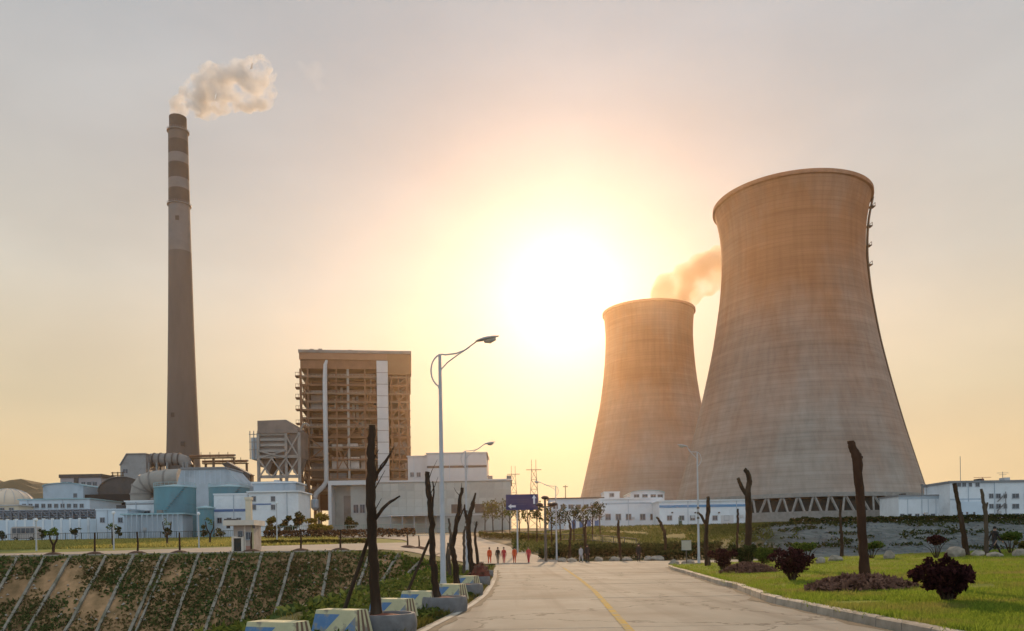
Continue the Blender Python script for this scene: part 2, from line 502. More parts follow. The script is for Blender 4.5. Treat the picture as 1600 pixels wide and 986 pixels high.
def build_road():
    mb = MB(); ys = list(np.arange(0, 84, 3.0)) + [84]
    for a, b in zip(ys, ys[1:]):
        mb.face([(lerp_tab(LEFT_EDGE,a)-.15,a,-.03),(kerb_x(a)+.05,a,-.03),(kerb_x(b)+.05,b,-.03),(lerp_tab(LEFT_EDGE,b)-.15,b,-.03)])
    road = struct(mb.build('road', m_joint))
    ys = np.arange(2.0, 84.1, 4.55); g = .012
    def edge(tab, Y): return lerp_tab(tab, Y)
    for a, b in zip(ys, ys[1:]):
        for lane in (0, 1):
            dz = rnd.uniform(-.004, .004)
            mb = MB(); a1, b1, n = a + g, b - g, 3
            top, bot = [], []
            for q in range(n + 1):
                Y = a1 + (b1 - a1) * q / n
                L_ = (edge(LEFT_EDGE, Y) - .1) if lane == 0 else edge(YLINE, Y) + g
                R_ = edge(YLINE, Y) - g if lane == 0 else kerb_x(min(Y, 59)) - .02
                top.append(((L_, Y, dz), (R_, Y, dz)))
            for (l0, r0), (l1, r1) in zip(top, top[1:]):
                mb.face([l0, r0, r1, l1])
                mb.face([l1, (l1[0], l1[1], -.05), (l0[0], l0[1], -.05), l0]); mb.face([r0, (r0[0], r0[1], -.05), (r1[0], r1[1], -.05), r1])
            (l0, r0), (l1, r1) = top[0], top[-1]
            mb.face([l0, (l0[0], l0[1], -.05), (r0[0], r0[1], -.05), r0]); mb.face([r1, (r1[0], r1[1], -.05), (l1[0], l1[1], -.05), l1])
            mb.build('slab', m_slab, road, base=((top[0][0][0] + top[0][1][0]) / 2, a, 0))
    def strip(name, tab, w, y0, y1, mat, off=0.0):
        mb = MB(); ys = np.arange(y0, y1 + .01, 1.5)
        for a, b in zip(ys, ys[1:]):
            xa, xb = lerp_tab(tab, a) + off, lerp_tab(tab, b) + off
            mb.face([(xa - w/2, a, .009), (xa + w/2, a, .009), (xb + w/2, b, .009), (xb - w/2, b, .009)])
        return mb.build(name, mat, road)
    m_dirt = M('gutter_dirt', (.10,.085,.06), .95, .35, 5)
    def dirt_strip(tab, side, y0, y1, off):
        mb = MB(); ys = np.arange(y0, y1, .35)
        wd = lambda y: .05 + .30 * max(0, mnoise.noise(Vector((y * .55, side * 7, 2))) + .35) + .06 * mnoise.noise(Vector((y * 2.3, side, 5)))
        for a, b in zip(ys, ys[1:]):
            xa, xb = lerp_tab(tab, a) + off, lerp_tab(tab, b) + off
            mb.face([(xa, a, .0065), (xa + side * max(.02, wd(a)), a, .0065), (xb + side * max(.02, wd(b)), b, .0065), (xb, b, .0065)][::side])
        mb.build('gutter_dirt', m_dirt, road)
    dirt_strip(KERB, -1, 6, 58, -.03); dirt_strip(LEFT_EDGE, 1, 6, 58, .14)
    strip('centre_line', YLINE, .17, 3, 62, m_yellow)
    strip('edge_line', LEFT_EDGE, .13, 3, 40, m_white, .06)
    # kerb of the lawn, stone by stone along the curve
    kb = struct(bpy.data.objects.new('kerb', None)); COL.objects.link(kb)
    pts = []
    Y = 8.0
    while Y < 60.9:
        pts.append(Vector((kerb_x(Y), Y, 0))); Y += .25 if Y > 55 else .5
    pts += [Vector((15 + k * .5, LAWN_BACK + .05, 0)) for k in range(1, 40)]
    acc = 0; start = pts[0]; last = pts[0]
    for p in pts[1:]:
        acc += (p - last).length; last = p
        if acc >= .98:
            d = (p - start).normalized(); s = Vector((d.y, -d.x, 0))
            a, b = start + d * .012, p - d * .012
            mb = MB(); h = .20 + rnd.uniform(-.008, .008); w = .20; o = rnd.uniform(-.006, .006)
            prof = [(0+o, -.1), (0+o, h - .03), (.03+o, h), (w+o, h), (w+o, -.1)]
            A = [a + s * u + Vector((0, 0, z)) for u, z in prof]; B = [b + s * u + Vector((0, 0, z)) for u, z in prof]
            for k in range(4): mb.face([A[k], A[k+1], B[k+1], B[k]])
            mb.face(A[::-1]); mb.face(B)
            mb.build('kerb_stone', m_kerb, kb, base=tuple((a + b) / 2))
            start = p; acc = 0
    # the side road behind the lawn and the road bending away uphill to the left
    mb = MB()
    for x0 in np.arange(11, 92, 4.0):
        mb.face([(x0, LAWN_BACK + .1 if x0 > 14 else 60.0, -.012), (x0 + 4, LAWN_BACK + .1 if x0 > 11 else 61.1, -.012), (x0 + 4, 83.4, -.012), (x0, 83.4, -.012)])
    struct(mb.build('side_road', m_slab))
    rp = RP
    mb = MB(); n = 10; rows = []
    fine = []
    for (y0, l0, r0), (y1, l1, r1) in zip(rp, rp[1:]):
        for q in range(4): fine.append((y0 + (y1-y0)*q/4, l0 + (l1-l0)*q/4, r0 + (r1-r0)*q/4))
    fine.append(rp[-1])
    for y, l, r in fine:
        rows.append([(l + (r - l) * q / n, y, max(ground(l + (r - l) * q / n, y), 0) - .016 + .06 * sstep(85, 95, y)) for q in range(n + 1)])
    for a, b in zip(rows, rows[1:]):
        for q in range(n): mb.face([a[q], a[q+1], b[q+1], b[q]])
    struct(mb.build('uphill_road', m_far, smooth=False))
    # road along the top of the bank on the left
    mb = MB(); rows = []
    for X in np.arange(-110, -7.9, 2.0):
        y0 = 71.2 + 6 * max(0, (X + 14) / 6) if X > -14 else 71.2
        y1 = 77.5 + 24 * sstep(-62, -14, X)
        rows.append([(X, y0 + (y1 - y0) * q / 8, ground(X, y0 + (y1 - y0) * q / 8) + .07) for q in range(9)])
    for a, b in zip(rows, rows[1:]):
        for q in range(8): mb.face([a[q], b[q], b[q+1], a[q+1]])
    struct(mb.build('bank_road', m_far))
    mb = MB()                                            # pale coping along the bank's top
    for X in np.arange(-80, -15, 2.0):
        mb.box(X + .01, X + 1.99, 70.5, 70.95, 1.3, 1.5 + .14 + rnd.uniform(-.01, .01))
    struct(mb.build('bank_coping', m_kerb))
    return road
ROAD = build_road()

# far hills
def build_hills():
    m = M('hill_scrub', (.10,.09,.055), .95, .3, .01, detail=8) if False else M('hill_scrub', (.10,.09,.055), .95, .3, .012)
    for (cx, cy, w, h, seed) in ((-560, 830, 240, 74, 1), (-690, 690, 180, 62, 4)):
        mb = MB(); nx, ny = 40, 14; g = []
        for j in range(ny + 1):
            for i in range(nx + 1):
                u, v = i / nx * 2 - 1, j / ny * 2 - 1
                x, y = cx + u * w, cy + v * 130
                e = max(0, 1 - u*u) ** 1.2 * max(0, 1 - v*v)
                z = 13 + h * e * (1 + .35 * mnoise.fractal(Vector((u * 2, v * 2, seed)), 1, 2, 4))
                g.append((x, y, z))
        for j in range(ny):
            for i in range(nx):
                a = j*(nx+1)+i
                mb.face([g[a], g[a+1], g[a+nx+2], g[a+nx+1]])
        struct(mb.build('hill', m, smooth=True))
build_hills()

# ------------------------------------------------------------------ cooling towers
def concrete_shell(name):
    m, nt = nodes_of(name)
    N, L = nt.nodes.new, nt.links.new
    c, n = noise_col(nt, (.31,.27,.235), (.405,.36,.315), .055, (.5,.5,9), detail=9, lo=.3, hi=.7)
    k, _ = noise_col(nt, (.82,.80,.78), (1.12,1.12,1.12), .03, (.35,.35,1.6), detail=5)
    c = mix_col(nt, c, k, fac=1.0, mode='MULTIPLY')
    s, n2 = noise_col(nt, (.78,.78,.78), (1.05,1.05,1.05), .5, (1,1,.03), detail=6, lo=.35, hi=.6)
    c = mix_col(nt, c, s, fac=.6, mode='MULTIPLY')
    # formwork lifts
    tc = N('ShaderNodeTexCoord'); sp = N('ShaderNodeSeparateXYZ'); L(tc.outputs['Object'], sp.inputs[0])
    w = N('ShaderNodeMath'); w.operation = 'PINGPONG'; w.inputs[1].default_value = .75; L(sp.outputs['Z'], w.inputs[0])
    g = N('ShaderNodeMath'); g.operation = 'LESS_THAN'; g.inputs[1].default_value = .06; L(w.outputs[0], g.inputs[0])
    gm = N('ShaderNodeMath'); gm.operation = 'MULTIPLY'; gm.inputs[1].default_value = .3; L(g.outputs[0], gm.inputs[0])
    c = mix_col(nt, c, (.14,.115,.095), gm.outputs[0])
    # sun's orange glare painted into the shell as irregular tongues, fading towards the foot
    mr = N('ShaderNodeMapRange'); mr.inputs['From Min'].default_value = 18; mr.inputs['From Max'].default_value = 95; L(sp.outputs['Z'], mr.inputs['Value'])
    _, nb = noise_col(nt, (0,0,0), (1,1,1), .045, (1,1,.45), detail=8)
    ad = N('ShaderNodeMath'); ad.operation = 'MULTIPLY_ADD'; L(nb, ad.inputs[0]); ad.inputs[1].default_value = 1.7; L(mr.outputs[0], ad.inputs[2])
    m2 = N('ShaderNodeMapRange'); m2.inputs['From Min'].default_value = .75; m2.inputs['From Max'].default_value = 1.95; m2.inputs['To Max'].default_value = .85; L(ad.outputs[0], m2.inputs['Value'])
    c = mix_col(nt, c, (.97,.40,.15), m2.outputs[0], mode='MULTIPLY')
    finish(nt, c, .9, .15, 0, n, .25, .3)
    return m
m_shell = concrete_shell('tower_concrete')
m_col = M('column_concrete', (.25,.24,.22), .85, .2, .8)
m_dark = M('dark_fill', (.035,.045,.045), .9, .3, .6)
m_steel = M('galvanised_steel', (.22,.22,.22), .55, .2, 3, metal=.3)
m_rust = M('painted_steel_brown', (.13,.085,.055), .7, .25, 2)
def spline_prof(tab, n):
    zs = np.linspace(tab[0][0], tab[-1][0], n)
    xk = [t[0] for t in tab]; yk = [t[1] for t in tab]
    # monotone-ish smoothing: interpolate, then average
    ys = np.interp(zs, xk, yk)
    for _ in range(6): ys[1:-1] = .25*ys[:-2] + .5*ys[1:-1] + .25*ys[2:]
    return list(zip(zs, ys))
def cooling_tower(label, pxc, Y, base_z, samples, lintel_py, ncol, ladder_angle):
    cth = math.cos(math.atan((pxc - PX) / F))
    c = U(pxc, 600, Y)
    t = thing('cooling_tower', label, 'cooling tower', (c.x, Y, base_z))
    tab = []
    for py, half in samples:
        z = U(pxc, py, Y).z
        tab.append((z, half / F * Y * cth))
    tab.sort()
    prof = spline_prof(tab, 64)
    zl = prof[0][0]; zt = prof[-1][0]; rl = prof[0][1]; rt = prof[-1][1]
    mb = MB()
    mb.lathe([(r, z) for z, r in prof] + [(rt + .9, zt + .2), (rt + .9, zt + 1.5), (rt - .6, zt + 1.5)] + [(r - .9, z) for z, r in prof[::-1]] + [(rl, zl)], 120, (c.x, Y, 0))
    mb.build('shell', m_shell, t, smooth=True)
    mb = MB(); mb.lathe([(rl + .02, zl - .1), (rl + .55, zl - .1), (rl + .4, zl + 1.3), (rl + .02, zl + 1.3)], 120, (c.x, Y, 0))
    mb.build('lintel_ring', m_col, t, smooth=True)
    # raking V columns
    rb = rl + 3.6
    for side in (-1, 1):
        mb = MB()
        da = math.pi / ncol
        mb.beam((rb, 0, 0), (rl * math.cos(da*.9) - .1, side * rl * math.sin(da*.9), zl - base_z), .58, .58)
        me = mb.build('column', m_col, t); me0 = me.data
        for k in range(ncol):
            a = 2 * math.pi * k / ncol
            if k == 0:
                me.location = (0, 0, 0); me.data.transform(Matrix.Translation(Vector((c.x, Y, base_z)))); continue
            o = bpy.data.objects.new('column', me0); COL.objects.link(o); o.parent = t; o.rotation_euler = (0, 0, a)
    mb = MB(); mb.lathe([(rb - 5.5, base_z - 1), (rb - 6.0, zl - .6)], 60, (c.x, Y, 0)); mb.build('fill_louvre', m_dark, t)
    mb = MB(); mb.lathe([(rb + 2.2, base_z - 2.5), (rb + 2.2, base_z + 2.7), (rb + 1.7, base_z + 2.7), (rb + 1.7, base_z - 1)], 90, (c.x, Y, 0))
    mb.build('basin_wall', m_col, t)
    if ladder_angle is not None:
        a = ladder_angle; d = Vector((math.cos(a), math.sin(a), 0)); s = Vector((-d.y, d.x, 0))
        mb = MB()
        P = [Vector((c.x, Y, z)) + d * (r + .75) for z, r in prof]
        for side in (-.9, .9):
            mb.tube([p + s * side for p in P], .34, 5)
        for p in P[::1]: mb.beam(p - s * .9, p + s * .9, .3)
        mb.build('ladder', m_rust, t)
        for k in range(49, 64, 4):
            z, r = prof[k]; q = Vector((c.x, Y, z)) + d * (r + 1.2)
            mb = MB()
            mb.box(q.x - 1.2, q.x + .8, q.y - 1.2, q.y + 1.2, q.z, q.z + .3)
            for sy in (-1.1, 1.1): mb.beam(q + Vector((.7, sy, .3)), q + Vector((.7, sy, 1.4)), .14)
            mb.beam(q + Vector((.7, -1.1, 1.4)), q + Vector((.7, 1.1, 1.4)), .14)
            mb.build('ladder_platform', m_rust, t)
    return t, zt, rt, c
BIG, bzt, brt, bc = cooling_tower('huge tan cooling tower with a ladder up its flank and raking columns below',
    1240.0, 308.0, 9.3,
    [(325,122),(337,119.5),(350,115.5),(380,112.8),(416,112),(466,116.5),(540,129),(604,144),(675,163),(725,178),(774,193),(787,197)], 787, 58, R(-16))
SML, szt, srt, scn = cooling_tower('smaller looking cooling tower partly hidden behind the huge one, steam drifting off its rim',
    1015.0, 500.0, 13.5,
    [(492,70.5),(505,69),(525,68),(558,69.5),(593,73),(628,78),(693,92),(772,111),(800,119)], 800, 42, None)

# ------------------------------------------------------------------ chimney
m_chim = M('chimney_concrete', (.115,.102,.095), .9, .15, .12, stretch=(1,1,.2), dirt=(.08,.07,.065), dscale=.06)
m_band = M('chimney_dark_band', (.062,.055,.052), .85, .15, .2)
m_pale = M('chimney_pale_band', (.165,.155,.152), .85, .12, .2)
def build_chimney():
    Y = 416.0; c = U(284.5, 600, Y); z0 = ground(c.x, Y)
    t = thing('chimney', 'tall slender grey smokestack with dark bands near its smoking top', 'chimney', (c.x, Y, z0))
    cth = math.cos(math.atan(516 / F))
    tab = [(205,15.6),(330,17.2),(400,18.4),(500,20.3),(600,22.8),(710,26.3),(800,31)]
    pz = lambda py: U(284, py, Y).z
    rad = lambda py: lerp_tab(tab, py) / F * Y * cth
    segs = [(205,222,m_chim),(222,243,m_band),(243,258,m_pale),(258,282,m_band),(282,298,m_pale),(298,322,m_band),(322,395,m_pale),(395,840,m_chim)]
    for a, b, m in segs:
        mb = MB(); n = 12 if b > 500 else 3
        mb.lathe([(rad(b + (a-b)*q/n), pz(b + (a-b)*q/n)) for q in range(n+1)], 48, (c.x, Y, 0))
        mb.build('shaft_band' if b < 500 else 'shaft', m, t, smooth=True)
    mb = MB(); mb.lathe([(rad(205), pz(205)), (rad(205)+.25, pz(204)), (4.0, pz(204)), (4.0, pz(204)-1)], 48, (c.x, Y, 0)); mb.build('rim', m_chim, t)
    mb = MB(); r = 4.35; mb.lathe([(r, pz(206)), (r, pz(184)), (r - .5, pz(184)), (r - .5, pz(195))], 40, (c.x, Y, 0)); mb.build('flue', m_band, t, smooth=True)
    for py in (207, 322):
        mb = MB(); r = rad(py)
        mb.lathe([(r + .03, pz(py)), (r + .7, pz(py)), (r + .7, pz(py) + .3), (r + .03, pz(py) + .35)], 40, (c.x, Y, 0))
        for k in range(40):
            a = 2*math.pi*k/40; mb.beam((c.x + (r+.62)*math.cos(a), Y + (r+.62)*math.sin(a), pz(py)), (c.x + (r+.62)*math.cos(a), Y + (r+.62)*math.sin(a), pz(py) + 1.4), .1)
        mb.build('platform', m_steel, t)
    for q, (dx, py) in enumerate(((1, 350), (-2, 655), (3, 700))):
        mb = MB(); z = pz(py); mb.box(c.x + dx - .9, c.x + dx + .9, Y - rad(py) - .12, Y - rad(py) + 1, z, z + 2.2); mb.build('hatch', m_band, t)
    return c, pz(184)
CH, chz = build_chimney()
# ------------------------------------------------------------------ plant buildings
m_white = M('white_render', (.68,.72,.75), .85, .08, .25, dirt=(.33,.36,.38), dscale=.12, dlo=.5, dhi=.8, bstr=.1)
m_bluewhite = M('bluish_white_render', (.53,.62,.70), .85, .08, .2, dirt=(.28,.34,.38), dscale=.1, dlo=.5, dhi=.8, bstr=.1)
m_clad = M('grey_green_cladding', (.37,.385,.36), .75, .10, .3, dirt=(.24,.245,.225), dscale=.09, rand=.11)
m_clad_pale = M('pale_grey_cladding', (.50,.50,.50), .8, .08, .2, rand=.04)
m_bluegrey = M('blue_grey_sheet', (.40,.47,.53), .7, .10, .25, dirt=(.22,.26,.30), dscale=.1)
m_teal = M('teal_tank_paint', (.10,.25,.30), .55, .12, .25, stretch=(1,1,.3), dirt=(.10,.16,.20), dscale=.15)
m_tealroof = M('pale_teal_roof', (.30,.46,.50), .6, .1, .3)
m_stripe = M('blue_stripe_paint', (.08,.16,.33), .7, .1, .5)
m_pane = glass_mat('window_glass', (.035,.045,.06), .2)
m_frame = M('window_frame_grey', (.30,.33,.36), .7, .1, 2)
m_roofgrey = M('roof_grey', (.22,.235,.25), .85, .15, .3)
m_darkmetal = M('dark_duct_metal', (.075,.07,.068), .7, .25, .3, dirt=(.13,.09,.06), dscale=.2)
m_duct = M('grey_duct_metal', (.21,.20,.19), .6, .18, .25, dirt=(.14,.11,.09), dscale=.15)
m_beige = M('beige_duct_lagging', (.29,.275,.25), .65, .12, .3)
m_frame_brown = M('boiler_steel_brown', (.19,.095,.055), .75, .2, .3)
m_inner = M('boiler_casing_brown', (.13,.068,.044), .8, .25, .12, dirt=(.10,.05,.034), dscale=.07)
m_pillar = M('cream_render', (.62,.54,.42), .85, .08, .5)
m_whitebox = M('white_sheet_box', (.62,.58,.54), .7, .08, .4)

def gz(x, Y): return ground(x, Y)
def rect(px0, px1, pyt, Y):
    """x range, top z and base z of an upright face seen at distance Y"""
    p, q = U(px0, pyt, Y), U(px1, pyt, Y)
    xm = (p.x + q.x) / 2
    return p.x, q.x, U((px0 + px1) / 2, pyt, Y).z, gz(xm, Y) - .4
def zat(px, py, Y): return U(px, py, Y).z
def xat(px, Y, py=800): return U(px, py, Y).x

_wcache = {}
def window_at(parent, x, z, w, h, y, frame=None, pane=None):
    """a framed window on the face y (towards the camera): frame proud, pane set back inside it"""
    fm, pm = frame or m_frame, pane or m_pane
    key = (round(w, 2), round(h, 2), fm.name, pm.name)
    if key not in _wcache:
        t = min(.12, w * .1)
        mb = MB()
        mb.box(-w/2 - t, w/2 + t, -.14, .0, -t * 1.6, 0); mb.box(-w/2 - t, w/2 + t, -.12, .0, h, h + t)
        mb.box(-w/2 - t, -w/2, -.12, .0, 0, h); mb.box(w/2, w/2 + t, -.12, .0, 0, h)
        mb.box(-t * .3, t * .3, -.09, -.03, 0, h)
        f = mb.build('window', fm); me = f.data; bpy.data.objects.remove(f)
        mb = MB(); mb.box(-w/2 + .005, w/2 - .005, -.03, -.004, .005, h - .005)
        p = mb.build('pane', pm); me2 = p.data; bpy.data.objects.remove(p)
        _wcache[key] = (me, me2)
    me, me2 = _wcache[key]
    o = place_copy('window', me, parent, (x, y, z))
    c = bpy.data.objects.new('pane', me2); COL.objects.link(c); c.parent = o
    return o
def box_part(name, m, parent, *b):
    mb = MB(); mb.box(*b); return mb.build(name, m, parent)
def panels(parent, x0, x1, z0, z1, y, nx, nz, m, gap=.16, t=.09, name='wall_panel'):
    w, h = (x1 - x0) / nx, (z1 - z0) / nz
    mb = MB(); mb.box(gap/2, w - gap/2, -t, -.004, gap/2, h - gap/2)
    o = mb.build(name, m); o.parent = parent; me = o.data
    for i in range(nx):
        for k in range(nz):
            loc = Vector((x0 + i * w, y, z0 + k * h)) - wloc(parent)
            if i == k == 0: o.location = loc; continue
            c = bpy.data.objects.new(name, me); COL.objects.link(c); c.parent = parent; c.location = loc
def simple_block(name, label, cat, px0, px1, pyt, Y, depth, mat, roofmat=None, over=.4, group=None, para=.35):
    x0, x1, zt, zb = rect(px0, px1, pyt, Y)
    t = thing(name, label, cat, ((x0 + x1) / 2, Y, zb + .4), group)
    box_part('wall', mat, t, x0, x1, Y, Y + depth, zb, zt - para)
    box_part('roof', roofmat or m_roofgrey, t, x0 - over, x1 + over, Y - over, Y + depth + over, zt - para, zt)
    w = x1 - x0
    for k in range(max(1, int(w / 9))):                   # downpipes, air units and clutter on the roof
        x = x0 + w * (k + .5 + rnd.uniform(-.3, .3)) / max(1, int(w / 9))
        box_part('downpipe', m_bluegrey, t, x, x + .14, Y - .17, Y - .02, zb, zt - para - .02)
        if rnd.random() < .7: box_part('air_unit', m_clad_pale, t, x + .8, x + 1.7, Y - .45, Y - .02, zb + 2.2, zb + 2.9)
        if rnd.random() < .8:
            q = x0 + w * rnd.uniform(.08, .85); h = rnd.uniform(.4, 1.1)
            box_part('roof_unit', rnd.choice((m_duct, m_clad_pale, m_darkmetal)), t, q, q + rnd.uniform(.6, 1.8), Y + depth * .3, Y + depth * .5, zt + .004, zt + h)
    return t, x0, x1, zt, zb

# --- boiler house
def boiler_house():
    Y, D = 320.0, 42.0
    x0, x1, zt, zb = rect(471, 639.5, 549, Y)
    t = thing('boiler_house', 'tall brown open steel boiler house with a pale lift shaft and flat roof', 'boiler house', ((x0+x1)/2, Y, zb+.4))
    X = lambda px: xat(px, Y, 680); Z = lambda py: zat(555, py, Y)
    # roof: pale fascia over darker cladding, lower apron at the right end
    box_part('roof', m_duct, t, x0 - .6, x1 + .6, Y - 1.4, Y + D, Z(553), Z(548.5))
    box_part('fascia', M('fascia_tan', (.28,.15,.09), .8, .12, .2), t, x0 - .3, X(606), Y - 1.0, Y + D - .6, Z(563), Z(553) - .01)
    box_part('upper_cladding', m_frame_brown, t, x0, X(606), Y - .3, Y + D - 1, Z(577), Z(563) - .01)
    box_part('apron', M('apron_orange_brown', (.24,.135,.07), .8, .12, .2), t, X(606) + .01, x1 + .2, Y - .9, Y + D - .8, Z(585), Z(553) - .01)
    for px in (486, 499, 545, 552, 569, 612):
        box_part('roof_vent', m_duct, t, X(px), X(px) + 1.5, Y + 4, Y + 6, Z(548.5) + .003, Z(548.5) + rnd.uniform(.7, 1.8))
    # frame
    cols = [473, 484, 527, 545, 571, 612, 623, 637]
    for px in cols:
        for yy in (Y, Y + D * .5, Y + D - 1.5):
            w = .9 if px in (473, 545, 637) else .6
            box_part('column', m_beige if px in (545,) and yy == Y else m_frame_brown, t, X(px) - w/2, X(px) + w/2, yy, yy + w, zb, Z(577))
    decks = [590, 603, 616, 629, 642, 655, 668, 684, 700, 719, 735, 750, 766]
    for k, py in enumerate(decks):
        z = Z(py)
        box_part('floor_deck', m_frame_brown if k % 3 else m_duct, t, x0 + .2, x1 - .2, Y + .95, Y + D - 2, z, z + .45)
        mb = MB()
        for zz in (.7, 1.3):
            mb.box(x0 + .3, X(588), Y + .55, Y + .68, z + zz, z + zz + .12); mb.box(X(609), x1 - .3, Y + .55, Y + .68, z + zz, z + zz + .12)
        for px in np.arange(475, 637, 5.5):
            if not 587 < px < 609: mb.box(X(px), X(px) + .1, Y + .55, Y + .66, z + .45, z + 1.42)
        mb.build('railing', m_frame_brown if k % 2 else m_beige, t)
        mb = MB(); mb.box(x0 + .1, X(588), Y - .25, Y + .0, z - .1, z + .55); mb.box(X(609), x1 - .1, Y - .25, Y, z - .1, z + .55)
        mb.build('edge_beam', m_frame_brown if k in (1,4,7,9) else M('edge_beam_tan%d' % k, (.21,.135,.09), .75, .2, .3), t)
    mb = MB()
    for a, b, r0, r1 in ((473,484,590,642),(473,484,642,700),(484,527,684,719),(545,571,642,684),(612,637,603,655),(612,637,655,719),(473,484,700,766),(527,545,700,735),(571,588,603,642)):
        mb.beam((X(a), Y - .1, Z(r0)), (X(b), Y - .1, Z(r1)), .4); mb.beam((X(b), Y - .35, Z(r0)), (X(a), Y - .35, Z(r1)), .4)
    mb.build('bracing', m_frame_brown, t)
    # the boiler itself
    box_part('boiler_casing', m_inner, t, X(516), X(586), Y + 6, Y + D - 7, Z(690), Z(572))
    for py in np.arange(585, 690, 8):
        box_part('buckstay', m_frame_brown, t, X(516) - .5, X(586) + .5, Y + 5.2, Y + 5.9, Z(py), Z(py) + .9)
    box_part('rear_cladding', m_inner, t, x0 + .6, X(609), Y + D - 4, Y + D - 3, Z(790), Z(577))
    box_part('rear_cladding', m_inner, t, X(609) + .01, X(628), Y + 14, Y + 15, Z(790), Z(585))
    box_part('rear_cladding', m_inner, t, X(475), X(512), Y + 27, Y + 28, Z(790), Z(585))
    mb = MB(); mb.prism([(X(525), Z(690) - .01), (X(580), Z(690) - .01), (X(560), Z(726)), (X(545), Z(726))], Y + 8, Y + 26); mb.build('ash_hopper', m_darkmetal, t)
    box_part('coal_bunker', m_inner, t, X(486), X(512), Y + 8, Y + 26, Z(668), Z(580))
    for a, b, p, q, m in ((518,534,693,701,m_whitebox),(542,558,692,700,m_whitebox),(518,541,714,731,m_whitebox),(547,560,713,731,m_whitebox),(563,585,711,733,m_beige),(486,506,722,745,m_darkmetal),(514,540,738,760,m_duct),(548,584,740,764,m_darkmetal),(487,505,610,640,m_duct),(490,508,690,712,m_duct),(613,634,690,708,m_duct),(612,633,737,765,m_darkmetal)):
        box_part('air_duct', m, t, X(a), X(b), Y + 2.2, Y + 7.5 if m is not m_darkmetal else Y + 12, Z(q), Z(p))
    for px, p, q in ((558, 612, 650), (566, 640, 690), (552, 618, 655), (534, 600, 640), (577, 610, 690)):
        mb = MB(); mb.tube([(X(px), Y + 4, Z(p)), (X(px), Y + 4, Z(q)), (X(px) + 3, Y + 4, Z(q + 4))], .55, 8); mb.build('pipe', m_rust if px % 2 else m_beige, t, smooth=True)
    for k in range(26):                                   # smaller risers and headers
        px = rnd.choice((rnd.uniform(517, 586), rnd.uniform(486, 506), rnd.uniform(613, 634))); p_ = rnd.uniform(583, 735); l_ = rnd.uniform(10, 45)
        w_ = rnd.uniform(.18, .42); yy = Y + rnd.uniform(1.6, 4.5); mb = MB()
        if k % 3: mb.tube([(X(px), yy, Z(p_)), (X(px), yy, Z(p_ + l_))], w_, 7)
        else: mb.tube([(X(px), yy, Z(p_)), (X(min(px + l_ * .5, 587)) if px < 590 else X(px + 2), yy, Z(p_))], w_, 7)
        mb.build('pipe', (m_rust, m_duct, m_frame_brown, m_beige)[k % 4], t, smooth=True)
    # lift shaft and the long pale vent pipe
    mb = MB(); mb.box(X(590), X(607), Y - 3.2, Y + 3, zb, Z(566)); mb.build('lift_shaft', m_clad_pale, t)
    for py in range(585, 760, 18): box_part('shaft_joint', m_duct, t, X(590) - .05, X(607) + .05, Y - 3.28, Y - 3.203, Z(py), Z(py) + .25)
    mb = MB()
    mb.tube([(X(514), Y - 1.6, Z(565)), (X(511.5), Y - 1.6, Z(572)), (X(510.5), Y - 1.6, Z(600)), (X(510.5), Y - 1.6, Z(752)), (X(506), Y - 1.6, Z(760)), (X(495), Y - 1.6, Z(771)), (X(492.5), Y - 1.6, Z(778))], [.5,.75,.9,.95,.95,.95,.95], 10)
    mb.build('vent_pipe', m_clad_pale, t, smooth=True)
    mb = MB(); mb.lathe([(.2, Z(778)), (1.5, Z(781)), (1.5, Z(793)), (.5, Z(797))], 12, (X(492.5), Y - 1.6, 0), cap0=True, cap1=True); mb.build('vent_silencer', m_bluegrey, t)
    # landings hung on the left flank, stair tower in the right bay
    for py in (588, 606, 622, 640, 662, 684, 706):
        box_part('side_landing', m_frame_brown, t, x0 - 2.3, x0 - .05, Y + 1, Y + 5, Z(py), Z(py) + .4)
        mb = MB()
        for xx in (x0 - 2.2, x0 - 1.1): mb.box(xx, xx + .12, Y + 1, Y + 1.12, Z(py) + .4, Z(py) + 1.6)
        mb.box(x0 - 2.25, x0 - .1, Y + 1, Y + 1.12, Z(py) + 1.5, Z(py) + 1.65); mb.build('landing_rail', m_frame_brown, t)
    for py in decks[:-1]:
        mb = MB(); mb.beam((X(613), Y + 2, Z(py)), (X(633), Y + 2, Z(py) + 3.2), .9, .25); mb.build('stair_flight', m_duct, t)
    t.rotation_euler = (0, 0, R(7.2))
boiler_house()

